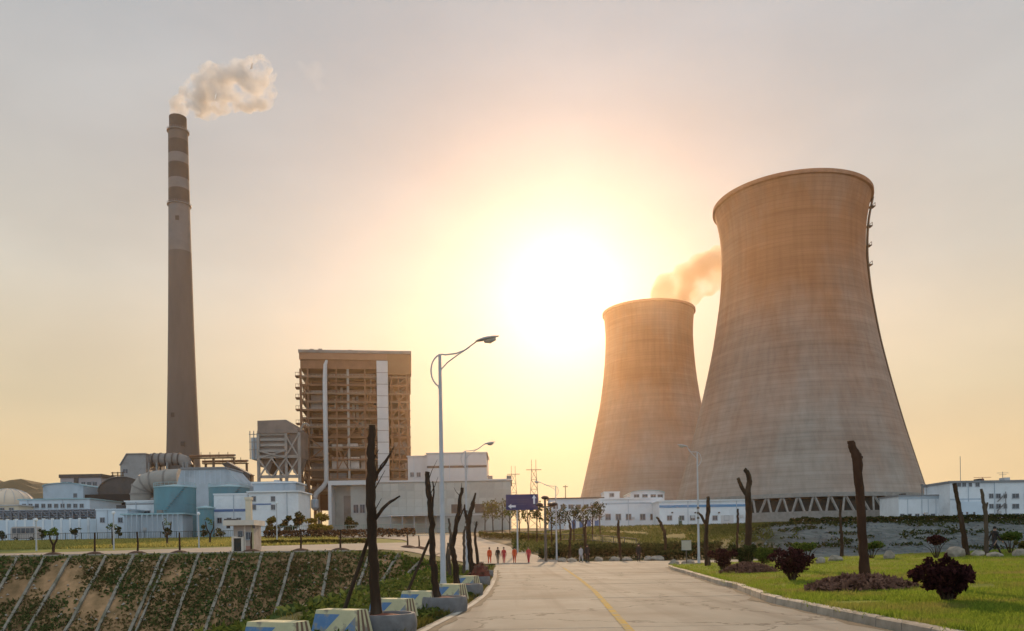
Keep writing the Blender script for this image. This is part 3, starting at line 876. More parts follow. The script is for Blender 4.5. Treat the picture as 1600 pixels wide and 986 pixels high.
# --- precipitator beside it
def precipitator():
    Y, D = 302.0, 30.0
    X = lambda px: xat(px, Y, 720); Z = lambda py: zat(430, py, Y)
    zb = gz(X(430), Y) - .4
    t = thing('precipitator', 'grey dust precipitator block with banded casing on braced steel legs', 'precipitator', (X(430), Y, zb + .4))
    m = M('precipitator_grey', (.20,.165,.145), .75, .15, .2, dirt=(.11,.09,.08), dscale=.12)
    m2 = M('precipitator_pale', (.29,.265,.24), .7, .12, .25)
    mb = MB(); mb.prism([(X(403), Z(677)), (X(403), Z(657)), (X(448), Z(656)), (X(466), Z(671)), (X(466), Z(677))], Y, Y + D); mb.build('roof_housing', m, t)
    box_part('casing', m, t, X(402), X(466), Y + 1.2, Y + D, Z(713), Z(677) - .02)
    for py in (680, 688.5, 697, 706):
        box_part('casing_band', m2, t, X(402), X(447), Y + .5, Y + 1.18, Z(py) , Z(py) + 1.0)
    for k in range(5):
        for py in (684, 693):
            box_part('louvre', m_darkmetal, t, X(404 + 8.6*k), X(404 + 8.6*k) + 1.3, Y + .9, Y + 1.17, Z(py + 3), Z(py))
    for px in (403.5, 447, 467.5):
        for yy in (Y, Y + D - 1): box_part('leg', m2, t, X(px) - .5, X(px) + .5, yy, yy + 1, zb, Z(676))
    for py in (716, 747): box_part('cross_beam', m2, t, X(403), X(468), Y - .12, Y + .6, Z(py), Z(py) + 1.1)
    mb = MB()
    for a, b, p, q in ((404,425,716,747),(425,447,716,747),(447,467,680,714),(447,467,716,747),(404,447,704,716)):
        mb.beam((X(a), Y - .3, Z(q)), (X(b), Y - .3, Z(p)), .5); mb.beam((X(a), Y - .6, Z(p)), (X(b), Y - .6, Z(q)), .5)
    mb.build('bracing', m2, t)
    for px in (405, 426, 448):
        w = X(px + 19) - X(px); mb = MB(); i = X(px)
        mb.prism([(i, Z(714)), (i + w, Z(714)), (i + w * .62, Z(738)), (i + w * .38, Z(738))], Y + 3, Y + 12); mb.build('hopper', m, t)
    box_part('gallery', m_bluegrey, t, X(390), X(401), Y + 2, Y + 12, Z(716), Z(682))
    box_part('gallery', m, t, X(386.5), X(392), Y + 13, Y + 20, Z(722), Z(682))
    mb = MB()
    for py in (678, 690, 702): mb.box(X(388), X(402), Y + 1, Y + 1.2, Z(py), Z(py) + .25)
    for px in (389, 395, 401): mb.box(X(px), X(px) + .3, Y + 1, Y + 1.3, Z(716), Z(672))
    mb.build('stair_rail', m2, t)
    mb = MB()
    mb.tube([(X(462), Y + 8, Z(676)), (X(463), Y + 8, Z(664)), (X(466.5), Y + 8, Z(658)), (X(471), Y + 8, Z(657)), (X(476), Y + 8, Z(661))], .35, 8); mb.build('loop_pipe', m_beige, t, smooth=True)
    box_part('plinth', m_bluegrey, t, X(392), X(462), Y - 2.5, Y + 8, zb, Z(753))
precipitator()

# --- turbine hall and the white blocks behind
def turbine_hall():
    Y, D = 252.0, 24.0
    x0, x1, zt, zb = rect(517, 798, 751, Y)
    X = lambda px: xat(px, Y, 780); Z = lambda py: zat(650, py, Y)
    t = thing('turbine_hall', 'long grey green clad turbine hall with a portal at its left end', 'hall', ((x0+x1)/2, Y, zb+.4))
    box_part('wall', m_clad, t, X(548), x1, Y, Y + D, zb, Z(753))
    box_part('roof', m_clad_pale, t, X(546), x1 + .4, Y - .5, Y + D + .4, Z(753), Z(750.5))
    panels(t, X(585), X(798), Z(804), Z(755), Y, 17, 4, m_clad)
    # portal frame
    box_part('portal_post', m_clad_pale, t, X(515), X(520), Y - 2, Y + 6, zb, Z(757))
    box_part('portal_post', m_clad_pale, t, X(575), X(580), Y - 2, Y - .1, zb, Z(757))
    box_part('portal_beam', m_clad_pale, t, X(515), X(580), Y - 2, Y + 5, Z(757) + .01, Z(750))
    box_part('portal_back', m_clad, t, X(520) + .02, X(548) - .02, Y + 3, Y + 4, zb, Z(758))
    box_part('portal_door', m_duct, t, X(534), X(547), Y + 2.8, Y + 2.98, zb, Z(772))
    for px in (556, 566): window_at(t, X(px), Z(800), 1.5, 2.6, Y)
    # grey louvred openings and pale string courses low on the wall
    for a, b in ((742,757),(760,776),(705,722)):
        box_part('louvre_bay', m_darkmetal, t, X(a), X(b), Y - .16, Y - .08, Z(803), Z(789))
    box_part('string_course', m_clad_pale, t, X(585), x1, Y - .35, Y - .09, Z(806.5), Z(805))
    box_part('loading_canopy', m_clad_pale, t, X(612), X(690), Y - 7, Y - .36, Z(807.5), Z(806))
    for px in (614, 632, 650, 668, 686): box_part('canopy_post', m_frame, t, X(px), X(px) + .25, Y - 6.8, Y - 6.5, zb - .3, Z(807.5))
    for px in (792, 762): box_part('roof_vent', m_duct, t, X(px), X(px) + 1.5, Y + 5, Y + 7, Z(750.5) + .003, Z(743))
turbine_hall()
def white_blocks():
    t, x0, x1, zt, zb = simple_block('workshop_block', 'plain pale grey block right of the boiler house, left of a taller pale block', 'building', 637, 668, 712, 300, 20, m_clad_pale, m_clad_pale)
    for px in (645, 655): window_at(t, xat(px, 300), zat(px, 745, 300), 1.4, 1.6, 300)
    t, x0, x1, zt, zb = simple_block('workshop_block', 'taller pale block with a dark stripe behind the turbine hall', 'building', 667, 760, 707, 296, 24, m_clad_pale, m_clad_pale)
    box_part('dark_stripe', m_darkmetal, t, x0 - .05, x1 + .05, 296 - .12, 296 - .003, zat(710, 731, 296), zat(710, 727.5, 296))
    panels(t, x0 + .1, x1 - .1, zat(710, 726.5, 296), zt - .5, 296, 9, 1, m_clad_pale)
    panels(t, x0 + .1, x1 - .1, zat(710, 748, 296), zat(710, 732, 296), 296, 9, 1, m_clad_pale)
white_blocks()

# --- left side: stores, tanks, ducts
def vault_store(label, px0, px1, pyt, pys, Y, depth, m_wall, m_roof):
    x0, x1, zt, zb = rect(px0, px1, pyt, Y)
    zs = zat((px0 + px1) / 2, pys, Y)
    t = thing('vaulted_store', label, 'warehouse', ((x0+x1)/2, Y, zb+.4))
    n = 14; cx = (x0 + x1) / 2; w = (x1 - x0) / 2
    arc = [(cx - w * math.cos(math.pi * k / n), zs + (zt - zs) * math.sin(math.pi * k / n)) for k in range(n + 1)]
    mb = MB(); mb.prism([(x0, zb)] + arc + [(x1, zb)], Y, Y + depth); mb.build('wall', m_wall, t)
    for k in range(n):
        (xa, za), (xb, zb_) = arc[k], arc[k+1]
        nx_, nz_ = (za - zb_), (xb - xa); l = math.hypot(nx_, nz_); ox, oz = nx_/l*.22, nz_/l*.22
        mb = MB(); mb.prism([(xa + ox*.05, za + oz*.05), (xb + ox*.05, zb_ + oz*.05), (xb + ox, zb_ + oz), (xa + ox, za + oz)][::-1], Y - .5, Y + depth + .5); mb.build('roof_sheet', m_roof, t)
    return t, x0, x1, zt, zb
def left_side():
    m_peach = M('pale_dome_skin', (.66,.54,.42), .8, .06, .2)
    # round sunlit store at the frame's left edge
    Y = 330.0; c = U(14, 790, Y); zb = gz(c.x, Y) - .4; R0 = 9.5; zt = zat(14, 764, Y)
    t = thing('storage_dome', 'pale cream storage dome below the hill', 'dome', (c.x, Y, zb + .4))
    mb = MB(); mb.lathe([(R0*math.cos(a), zat(14,788,Y) + (zt - zat(14,788,Y))*math.sin(a)) for a in np.linspace(0, math.pi/2*.97, 10)], 32, (c.x, Y, 0), cap1=True); mb.build('dome_shell', m_peach, t, smooth=True)
    mb = MB(); mb.lathe([(R0 + .15, zb), (R0 + .15, zat(14,788,Y) + .2)], 32, (c.x, Y, 0), cap1=True); mb.build('drum_wall', m_peach, t)
    mb = MB()
    for k in range(16):
        a = 2*math.pi*k/16
        mb.tube([(c.x + (R0+.1)*math.cos(u)*math.cos(a), Y + (R0+.1)*math.cos(u)*math.sin(a), zat(14,788,Y) + .1 + (zt - zat(14,788,Y))*math.sin(u)) for u in np.linspace(0, 1.5, 8)], .12, 4)
    mb.build('dome_rib', m_clad_pale, t)
    t, x0, x1, zt, zb = vault_store('bluish white warehouse with a low arched roof left of the ducts', 67, 130, 755, 760, 296, 40, m_bluegrey, m_tealroof)
    window_at(t, xat(118, 296), zat(118, 777, 296), 1.2, 1.4, 296)
    # grey roofed conveyor house with a dark fascia
    t, x0, x1, zt, zb = simple_block('transfer_house', 'grey flat roofed house with a dark fascia above the arched warehouse', 'building', 94, 158, 741, 340, 16, M('lilac_grey_sheet', (.33,.31,.33), .8, .1, .3), m_darkmetal, para=1.5)
    box_part('corner_post', m_darkmetal, t, xat(120, 340) - .9, xat(120, 340) + .9, 339.7, 340 - .003, zb, zt - 1.6)
    for px in (101, 110, 131, 140, 149): window_at(t, xat(px, 340), zat(px, 759, 340), 1.8, 1.6, 340)
    # long low shed
    t, x0, x1, zt, zb = simple_block('long_shed', 'long low white shed in front of the arched warehouse', 'shed', 30, 140, 779, 270, 22, m_bluewhite, m_tealroof)
    for px in range(38, 138, 10): window_at(t, xat(px, 270), zat(px, 793, 270), 1.2, 1.2, 270)
    t, x0, x1, zt, zb = simple_block('long_shed', 'cream shed at the far left edge beside the low white shed', 'shed', -40, 29, 789, 262, 18, m_pillar, m_clad_pale)
    for px in (-10, 4, 18): window_at(t, xat(px, 262), zat(px, 801, 262), 1.4, 1.5, 262)
    # dark coal bunker shed with a curved top
    t, x0, x1, zt, zb = vault_store('dark brown curved coal shed beside the big round ducts', 153, 226, 745, 768, 300, 30, m_darkmetal, m_duct)
    box_part('dark_band', M('coal_black_sheet', (.035,.03,.028), .8, .2, .3), t, x0 - 9, x1, 297, 299.6, zat(185, 786, 300), zat(185, 773, 300))
    mb = MB()
    for py in (739, 743, 747): mb.box(xat(172, 300), xat(192, 300), 301, 301.3, zat(180, py, 300), zat(180, py, 300) + .3)
    for px in (174, 182, 190): mb.box(xat(px, 300), xat(px, 300) + .3, 301, 301.3, zat(180, 753, 300), zat(180, 737, 300))
    mb.build('roof_railing', m_rust, t)
    # absorber / flue gas housing in front of the chimney
    Y = 322.0; X = lambda px: xat(px, Y, 735); Z = lambda py: zat(240, py, Y); zb = gz(X(240), Y) - .4
    t = thing('flue_gas_housing', 'grey flue gas housing with chamfered top and round duct below the smokestack', 'flue housing', (X(240), Y, zb+.4))
    m_h = M('flue_housing_grey', (.27,.27,.27), .7, .12, .25, dirt=(.15,.13,.12), dscale=.12)
    mb = MB(); mb.prism([(X(188), zb), (X(188), Z(726)), (X(199), Z(709)), (X(228), Z(709)), (X(228), zb)], Y, Y + 18); mb.build('wall', m_h, t)
    mb = MB(); mb.prism([(X(187), Z(726.5)), (X(198.5), Z(708)), (X(229), Z(708)), (X(229), Z(709) + .02), (X(199.3), Z(709) + .02), (X(188.2), Z(726.3))], Y - .6, Y + 18.6); mb.build('roof', m_roofgrey, t)
    mb = MB(); mb.tube([(X(226), Y + 6, Z(716)), (X(270), Y + 6, Z(716)), (X(279), Y + 6, Z(719)), (X(283), Y + 6, Z(728))], [2.7, 2.7, 2.7, 2.6], 20); mb.build('round_duct', m_duct, t, smooth=True)
    for px in (231, 241, 251, 262, 271):
        mb = MB(); mb.tube([(X(px), Y + 6, Z(716)), (X(px) + .5, Y + 6, Z(716))], 2.95, 20); mb.build('duct_flange', m_darkmetal, t)
    for px in (229, 241.5, 258, 283):
        for yy in (Y + 1, Y + 12): box_part('leg', m_steel, t, X(px), X(px) + .7, yy, yy + .7, zb, Z(722))
    box_part('deck', m_darkmetal, t, X(227) + .02, X(290), Y + .5, Y + 13, Z(742), Z(740))
    box_part('fan_casing', m_darkmetal, t, X(260), X(282), Y + 2, Y + 9, Z(740) + .01, Z(727))
    window_at(t, X(196), Z(739), 1.9, 1.7, Y)
    box_part('side_tank', m_h, t, X(284), X(289), Y + 3, Y + 7, Z(740) + .01, Z(722))
    # huge elbow duct
    Y = 284.0; X = lambda px: xat(px, Y, 765); Z = lambda py: zat(235, py, Y); zb = gz(X(235), Y) - .4
    t = thing('elbow_duct', 'big beige grey flue duct bending down to the ground', 'duct', (X(235), Y, zb+.4))
    pts = [(X(222), Y, zb), (X(222), Y, Z(772)), (X(223.5), Y, Z(764)), (X(229), Y, Z(757)), (X(240), Y, Z(753)), (X(262), Y, Z(751)), (X(283), Y, Z(750))]
    mb = MB(); mb.tube(pts, 3.9, 24); mb.build('duct_shell', m_beige, t, smooth=True)
    for k in (1, 2, 3, 4, 5):
        p, q = Vector(pts[k]), Vector(pts[k+1]) if k < 6 else None
        d = (Vector(pts[k+1]) - Vector(pts[k-1])).normalized()
        mb = MB(); mb.tube([p - d*.25, p + d*.25], 4.12, 24); mb.build('stiffener_ring', m_duct, t)
    box_part('support', m_darkmetal, t, X(243), X(252), Y - 2, Y + 2, zb, Z(766))
    # trapezoid hopper house
    Y = 268.0; X = lambda px: xat(px, Y, 750); Z = lambda py: zat(325, py, Y); zb = gz(X(325), Y) - .4
    t = thing('hopper_house', 'pale blue grey house with sloping sides behind the teal tanks', 'building', (X(325), Y, zb+.4))
    mb = MB(); mb.prism([(X(276), zb), (X(276), Z(756)), (X(284), Z(732)), (X(353), Z(732)), (X(374), Z(756)), (X(374), zb)], Y, Y + 16); mb.build('wall', m_bluegrey, t)
    mb = MB(); mb.prism([(X(282.5), Z(733)), (X(283), Z(730)), (X(354), Z(730)), (X(355), Z(733))], Y - .4, Y + 16.4); mb.build('roof', m_roofgrey, t)
    for px in np.arange(288, 352, 8): box_part('sheet_seam', m_bluewhite, t, X(px), X(px) + .12, Y - .06, Y - .003, Z(756), Z(735))
    # pipe bridges left of the precipitator
    Y = 330.0; X = lambda px: xat(px, Y, 720); Z = lambda py: zat(340, py, Y)
    for nm, a, b, py, lab in (('pipe_bridge', 296, 366, 712, 'upper thin pipe bridge crossing in front of the smokestack foot'), ('pipe_bridge', 316, 386, 721, 'lower pipe bridge between smokestack and precipitator')):
        zb = gz(X(340), Y)
        t = thing(nm, lab, 'pipe bridge', (X((a+b)/2), Y, zb))
        mb = MB(); mb.tube([(X(a), Y, Z(py)), (X(b), Y, Z(py))], .5, 8); mb.build('pipe', m_frame_brown, t)
        mb = MB(); mb.tube([(X(a), Y + 1.6, Z(py) + .3), (X(b), Y + 1.6, Z(py) + .3)], .4, 8); mb.build('pipe', m_beige, t)
        box_part('truss_chord', m_rust, t, X(a), X(b), Y - .3, Y + 2.2, Z(py) - 1.0, Z(py) - .65)
        for px in np.arange(a + 4, b, 14):
            box_part('rail_post', m_rust, t, X(px), X(px) + .2, Y - .2, Y, Z(py) - .64, Z(py) + 1.5)
        for px in (a + 3, (a + b) / 2, b - 3): box_part('trestle_leg', m_rust, t, X(px), X(px) + .8, Y + .4, Y + 1.2, zb, Z(py) - 1.01)
        Y += 5
    # dark conveyor sloping behind
    Y = 312.0; X = lambda px: xat(px, Y, 740); Z = lambda py: zat(370, py, Y); zb = gz(X(370), Y)
    t = thing('conveyor_gallery', 'dark covered conveyor sloping down left of the precipitator', 'conveyor', (X(370), Y, zb))
    mb = MB(); mb.prism([(X(346), Z(724)), (X(356), Z(722)), (X(390), Z(742)), (X(390), Z(752)), (X(372), Z(748))], Y, Y + 5); mb.build('gallery', m_darkmetal, t)
    mb = MB(); mb.prism([(X(355), Z(721)), (X(391), Z(741)), (X(391), Z(742.3)), (X(355), Z(722.3))][::-1], Y - .3, Y + 5.3); mb.build('gallery_roof', m_duct, t)
    for px in (362, 376, 388): box_part('trestle_leg', m_rust, t, X(px), X(px) + .6, Y + 2, Y + 2.6, zb, Z(740))
    # teal tanks
    for lab, a, b, pt, pe, Y in (('left teal storage tank with a shallow cone roof', 241, 307, 757, 763, 204), ('right teal storage tank partly behind a white house with blue stripe', 326, 391, 757, 763, 222)):
        c = U((a + b) / 2, 790, Y); r = (b - a) / 2 / F * Y * .93; zb = gz(c.x, Y) - .4; Z = lambda py: zat((a+b)/2, py, Y)
        t = thing('storage_tank', lab, 'tank', (c.x, Y, zb+.4))
        nb = 3; zz = np.linspace(zb, Z(pe), nb + 1)
        for k in range(nb):
            mb = MB(); mb.lathe([(r, zz[k] + .02), (r, zz[k+1] - .02), (r - .05, zz[k+1])], 40, (c.x, Y, 0)); mb.build('shell_course', m_teal, t, smooth=True)
        mb = MB(); mb.lathe([(r + .15, Z(pe)), (r + .15, Z(pe) + .25), (.4, Z(pt)), (0.01, Z(pt))], 40, (c.x, Y, 0)); mb.build('cone_roof', m_tealroof, t, smooth=True)
        mb = MB()
        for k in range(30):
            a1 = 2*math.pi*k/30; mb.beam((c.x + r*math.cos(a1), Y + r*math.sin(a1), Z(pe) + .2), (c.x + r*math.cos(a1), Y + r*math.sin(a1), Z(pe) + 1.2), .05)
        mb.lathe([(r, Z(pe) + 1.15), (r + .05, Z(pe) + 1.2), (r, Z(pe) + 1.25)], 30, (c.x, Y, 0)); mb.build('rim_railing', m_tealroof, t)
        mb = MB()                                                      # stair winding round the shell
        for k in range(22):
            a1 = R(-150 + k * 5.2); z = zb + .5 + (Z(pe) - zb - .5) * k / 21
            mb.beam((c.x + (r + .05)*math.cos(a1), Y + (r+.05)*math.sin(a1), z), (c.x + (r + .95)*math.cos(a1), Y + (r+.95)*math.sin(a1), z), .45, .08)
        mb.build('winding_stair', m_steel, t)
    # small round tank between
    Y = 192.0; c = U(322, 815, Y); r = 1.9; zb = gz(c.x, Y) - .4
    t = thing('storage_tank', 'small dark teal tank with a pale lid between the two big tanks', 'tank', (c.x, Y, zb+.4))
    mb = MB(); mb.lathe([(r, zb), (r, zat(322, 795, Y))], 24, (c.x, Y, 0)); mb.build('shell_course', m_teal, t, smooth=True)
    mb = MB(); mb.lathe([(r + .3, zat(322, 795, Y)), (r + .3, zat(322, 793, Y)), (.01, zat(322, 790, Y))], 24, (c.x, Y, 0)); mb.build('cone_roof', m_tealroof, t)
    # white houses in front
    t, x0, x1, zt, zb = simple_block('pump_house', 'white house with a blue stripe in front of the right teal tank', 'building', 334, 386, 771, 196, 9, m_white, m_white, over=.15)
    box_part('blue_stripe', m_stripe, t, x0 - .03, x1 + .03, 196 - .08, 196 - .003, zat(360, 799.5, 196), zat(360, 795.5, 196))
    for px in (343, 358, 373): window_at(t, xat(px, 196), zat(px, 817, 196), 1.0, 1.2, 196)
    t, x0, x1, zt, zb = simple_block('pump_house', 'low white annex with two dark windows left of the left teal tank', 'building', 196, 243, 782, 208, 10, m_white, m_white, over=.3)
    for px in (207, 218, 230): window_at(t, xat(px, 208), zat(px, 803, 208), 1.5, .8, 208)
    box_part('blue_stripe', m_roofgrey, t, x0 - .03, x1 + .03, 208 - .07, 208 - .003, zat(218, 788.5, 208), zat(218, 786.5, 208))
    t, x0, x1, zt, zb = simple_block('pump_house', 'blank white blue walled house left of the small annex', 'building', 150, 199, 795, 196, 9, m_bluewhite, m_bluewhite, over=.15)
    for px in (160, 188): window_at(t, xat(px, 196), zat(px, 816, 196), 1.0, 1.1, 196)
    t, x0, x1, zt, zb = simple_block('pump_house', 'low lean-to with a pale flat canopy under the left teal tank', 'building', 194, 285, 802, 190, 6, m_bluegrey, m_tealroof, over=.7)
    for k, px in enumerate(np.arange(200, 284, 8)): box_part('canopy_post', m_bluegrey, t, xat(px, 190), xat(px, 190) + .22, 188.9, 189.1, zb, zt - .36)
    t, x0, x1, zt, zb = simple_block('office_house', 'white two storey house with overhanging roof left of the portal', 'building', 389, 466, 767, 190, 11, m_white, m_white, over=.5)
    for px in (397, 427):
        for py in (783, 796): window_at(t, xat(px, 190), zat(px, py, 190), .9, 1.1, 190)
    box_part('blue_stripe', m_stripe, t, x0 - .03, xat(424, 190), 190 - .07, 190 - .003, zat(400, 789, 190), zat(400, 787, 190))
    box_part('door', m_darkmetal, t, xat(434, 190), xat(438, 190), 190 - .06, 190 - .003, zb, zb + 2.6)
    t, x0, x1, zt, zb = simple_block('office_house', 'small white upper block on blue grey base under the precipitator', 'building', 396, 462, 753, 206, 9, m_bluegrey, m_white, over=.4)
    # cream pillar
    Y = 150.0; p = U(389, 800, Y); zb = gz(p.x, Y); zt = zat(389, 777, Y)
    t = thing('vent_pillar', 'cream square pillar rising behind the guard booth', 'pillar', (p.x, Y, zb))
    box_part('shaft', m_pillar, t, p.x - .5, p.x + .5, Y - .5, Y + .5, zb - .3, zt - .5)
    box_part('cap', m_pillar, t, p.x - .62, p.x + .62, Y - .62, Y + .62, zt - .5, zt)
    # perimeter wall
    Y = 186.0; x0, x1 = xat(-60, Y), xat(152, Y)
    t = thing('perimeter_wall', 'white blue perimeter wall with low pillars beyond the left field', 'wall', ((x0+x1)/2, Y, gz((x0+x1)/2, Y)))
    zt = zat(70, 811, Y); zb = gz(x0, Y) - .6; n = 15
    for k in range(n):
        a, b = x0 + (x1-x0)*k/n, x0 + (x1-x0)*(k+1)/n
        box_part('wall_panel', m_bluewhite, t, a + .25, b - .25, Y, Y + .25, zb, zt - .12 + rnd.uniform(-.02, .02))
        box_part('pillar', m_white, t, a - .24, a + .24, Y - .12, Y + .37, zb, zt + .15)
    # pipe rack with many pipes behind the wall
    Y = 232.0; X = lambda px: xat(px, Y, 800); Z = lambda py: zat(90, py, Y); zb = gz(X(90), Y)
    t = thing('pipe_rack', 'blue grey pipe rack with many pipes behind the white wall', 'pipe rack', (X(75), Y, zb))
    m_pr = M('pipe_rack_grey', (.18,.20,.235), .7, .2, .4)
    for k, px in enumerate(np.arange(-20, 196, 12)):
        for yy in (Y, Y + 4): box_part('post', m_pr, t, X(px), X(px) + .35, yy, yy + .35, zb - .4, Z(796))
    for py in (797, 800.5, 804, 808):
        for q in range(3):
            mb = MB(); mb.tube([(X(-20), Y + .8 + q*1.2, Z(py)), (X(196), Y + .8 + q*1.2, Z(py))], .22 + .1*(q % 2), 6); mb.build('pipe', (m_pr, m_bluegrey, m_duct)[q], t)
    mb = MB()
    for px in np.arange(-20, 190, 12): mb.beam((X(px), Y, Z(796)), (X(px + 12), Y, Z(808)), .2)
    mb.build('bracing', m_pr, t)
    for a, b, p, q in ((20,40,799,811),(60,84,798,811),(96,112,801,812),(120,146,799,812)):
        box_part('equipment_box', (m_bluegrey, m_stripe)[a == 96], t, X(a), X(b), Y + 4.6, Y + 8, Z(q), Z(p))
left_side()

# --- right side
def right_side():
    t, x0, x1, zt, zb = simple_block('water_treatment_house', 'long low white house with a blue band below the huge cooling tower', 'building', 1030, 1166, 781, 206, 12, m_white, m_white, over=.3)
    box_part('blue_band', M('sky_blue_band', (.10,.27,.47), .7, .08, .4), t, x0 - .03, x1 + .03, 206 - .09, 206 - .003, zat(1100, 792.5, 206), zat(1100, 788.5, 206))
    for px in (1046, 1065, 1082, 1117, 1135): window_at(t, xat(px, 206), zat(px, 812.5, 206), 1.15, 1.1, 206)
    box_part('door', M('green_door', (.03,.08,.06), .7, .1, 1), t, xat(1060, 206), xat(1065.5, 206), 205.92, 205.997, zb, zat(1062, 808, 206))
    box_part('roller_door', m_clad_pale, t, xat(1126, 206), xat(1146, 206), 205.9, 205.997, zb, zat(1140, 805, 206))
    for px in (1049, 1085, 1122): box_part('wall_lamp', m_darkmetal, t, xat(px, 206), xat(px, 206) + .4, 205.6, 205.997, zat(px, 802, 206), zat(px, 800, 206))
    t, x0, x1, zt, zb = simple_block('water_treatment_house', 'white house with blue grey windows left of the long blue banded house', 'building', 938, 1032, 778, 216, 14, m_white, m_white, over=.3)
    for px in (950, 966, 982, 1004, 1020): window_at(t, xat(px, 216), zat(px, 812, 216), 1.3, 1.5, 216)
    box_part('blue_band', m_bluegrey, t, x0 - .03, x1 + .03, 216 - .08, 216 - .003, zat(990, 787.5, 216), zat(990, 785, 216))
    t, x0, x1, zt, zb = vault_store('white house with a shallow curved roof before the farther cooling tower', 985, 1038, 766.5, 771, 262, 16, m_white, m_tealroof)
    for px in (995, 1008, 1021, 1032): window_at(t, xat(px, 262), zat(px, 777, 262), 1.6, .9, 262)
    t, x0, x1, zt, zb = simple_block('stair_house', 'small white box house left of the curved roof house', 'building', 944, 968, 768, 250, 8, m_white, m_white, over=.15)
    window_at(t, xat(956, 250), zat(956, 776, 250), 1.4, 1.0, 250)
    t, x0, x1, zt, zb = simple_block('cable_shed', 'long thin dark roofed shed reaching left from the white houses', 'shed', 858, 942, 777.5, 236, 8, m_bluewhite, m_darkmetal, over=.4)
    for px in range(868, 940, 12): window_at(t, xat(px, 236), zat(px, 795, 236), 1.3, 1.2, 236)
    t, x0, x1, zt, zb = simple_block('cable_shed', 'pale shed with blue doors seen through the thin trees', 'shed', 884, 940, 795, 212, 8, m_white, m_bluewhite, over=.3)
    for px in (893, 905, 917, 929): box_part('door', m_stripe, t, xat(px, 212), xat(px, 212) + 1.1, 211.93, 211.997, zb, zb + 2.4)
    # right edge
    t, x0, x1, zt, zb = simple_block('pump_station', 'long white pump station with a row of small windows right of the huge tower', 'building', 1404, 1490, 773, 232, 12, m_white, m_roofgrey, over=.3)
    box_part('eaves_band', m_bluegrey, t, x0 - .03, x1 + .03, 232 - .08, 232 - .003, zat(1446, 779.5, 232), zat(1446, 775.5, 232))
    for px in (1409.5, 1421, 1433, 1445, 1457.5, 1470, 1484): window_at(t, xat(px, 232), zat(px, 808.5, 232), 1.1, 1.0, 232)
    for px in (1418, 1450, 1462): box_part('downpipe', m_bluegrey, t, xat(px, 232), xat(px, 232) + .12, 231.85, 231.99, zb, zat(px, 780, 232))
    t, x0, x1, zt, zb = simple_block('office_building', 'three storey bluish white office building at the right edge', 'building', 1484, 1690, 750, 226, 14, m_white, m_roofgrey, over=.35, para=.6)
    for px, w in ((1499,1.0),(1507,1.0),(1516,1.0),(1528,1.0),(1549,1.1),(1560,1.2),(1571,.8),(1587,1.8),(1606,1.8),(1622,1.8),(1640,1.8),(1660,1.8)):
        for py in (760, 778, 794, 809):
            if px < 1540 and py in (778, 794): continue
            if py == 760 and px > 1530: continue
            window_at(t, xat(px, 226), zat(px, py, 226), w, 1.15, 226)
    box_part('string_course', m_bluegrey, t, x0 - .03, xat(1534, 226), 226 - .1, 226 - .003, zat(1500, 781.5, 226), zat(1500, 779, 226))
    box_part('projecting_bay', m_bluewhite, t, xat(1496, 226), xat(1534, 226), 224.6, 225.997, zb, zat(1515, 784, 226))
    for px in (1503, 1511, 1522): window_at(t, xat(px, 224.6), zat(px, 809, 224.6), .5, 1.6, 224.6)
    mb = MB()
    for a, b, p, q in ((1560,1572,798,786),(1560,1572,784,772)): mb.beam((xat(a,225), 225.4, zat(a,p,225)), (xat(b,225), 225.4, zat(b,q,225)), .5, .15)
    for px in (1572.5,): mb.box(xat(px,225), xat(px,225)+.15, 225.2, 225.4, zb, zat(px, 768, 225))
    mb.build('outside_stair', m_steel, t)
    for px, h, lab in ((1501, 713, 'thin mast on the pump station roof'), (1447, 757, 'short aerial on the pump station roof right of the tower'), (1567, 737, 'aerial with crossbars on the office roof')):
        Y = 238.0 if px < 1484 else 232.0
        x = xat(px, Y, 760); zb_ = zat(px, 775 if px < 1484 else 752, Y) - .5
        t = thing('roof_aerial', lab.replace('pump station roof', 'office roof') if px == 1501 else lab, 'aerial', (x, Y, zb_))
        mb = MB(); mb.tube([(x, Y, zb_), (x, Y, zat(px, h, Y))], .09, 6); mb.build('mast', m_steel, t)
        if px != 1501:
            mb = MB(); z = zat(px, h + 2, Y); mb.beam((x - 1.7, Y, z), (x + 1.7, Y, z), .09); mb.beam((x - 1.1, Y, z - .5), (x + 1.1, Y, z - .5), .08); mb.build('crossbar', m_steel, t)
    x = xat(1535, 230, 750)
    t = thing('roof_aerial', 'low red crossbar aerial left of the tall roof aerial', 'aerial', (x, 230, zat(1535, 752, 230)))
    m_red = M('red_paint', (.35,.09,.06), .6, .1, 2); z = zat(1535, 746, 230)
    mb = MB(); mb.tube([(x, 230, z - 1.5), (x, 230, z)], .1, 6); mb.build('mast', m_red, t)
    mb = MB(); mb.beam((x - 2.5, 230, z), (x + 2.5, 230, z), .12); mb.build('crossbar', m_red, t)
    # sloping walkway from the big tower's foot
    Y = 262.0; X = lambda px: xat(px, Y, 765)
    t = thing('slope_walkway', 'thin sloping walkway at the right foot of the huge tower', 'walkway', (X(1450), Y, gz(X(1450), Y)))
    mb = MB(); mb.beam((X(1440), Y, zat(1440, 757, Y)), (X(1460), Y, zat(1460, 774, Y)), 1.2, .3); mb.build('ramp', m_steel, t)
    mb = MB(); mb.beam((X(1440), Y - .6, zat(1440, 753, Y)), (X(1460), Y - .6, zat(1460, 770, Y)), .12)
    mb.build('rail', m_steel, t)
    box_part('leg', m_steel, t, X(1440), X(1440) + .4, Y - .2, Y + .2, gz(X(1440), Y) - .3, zat(1440, 757, Y))
    # pylons
    m_pyl = M('pylon_steel', (.30,.24,.17), .7, .15, 1)
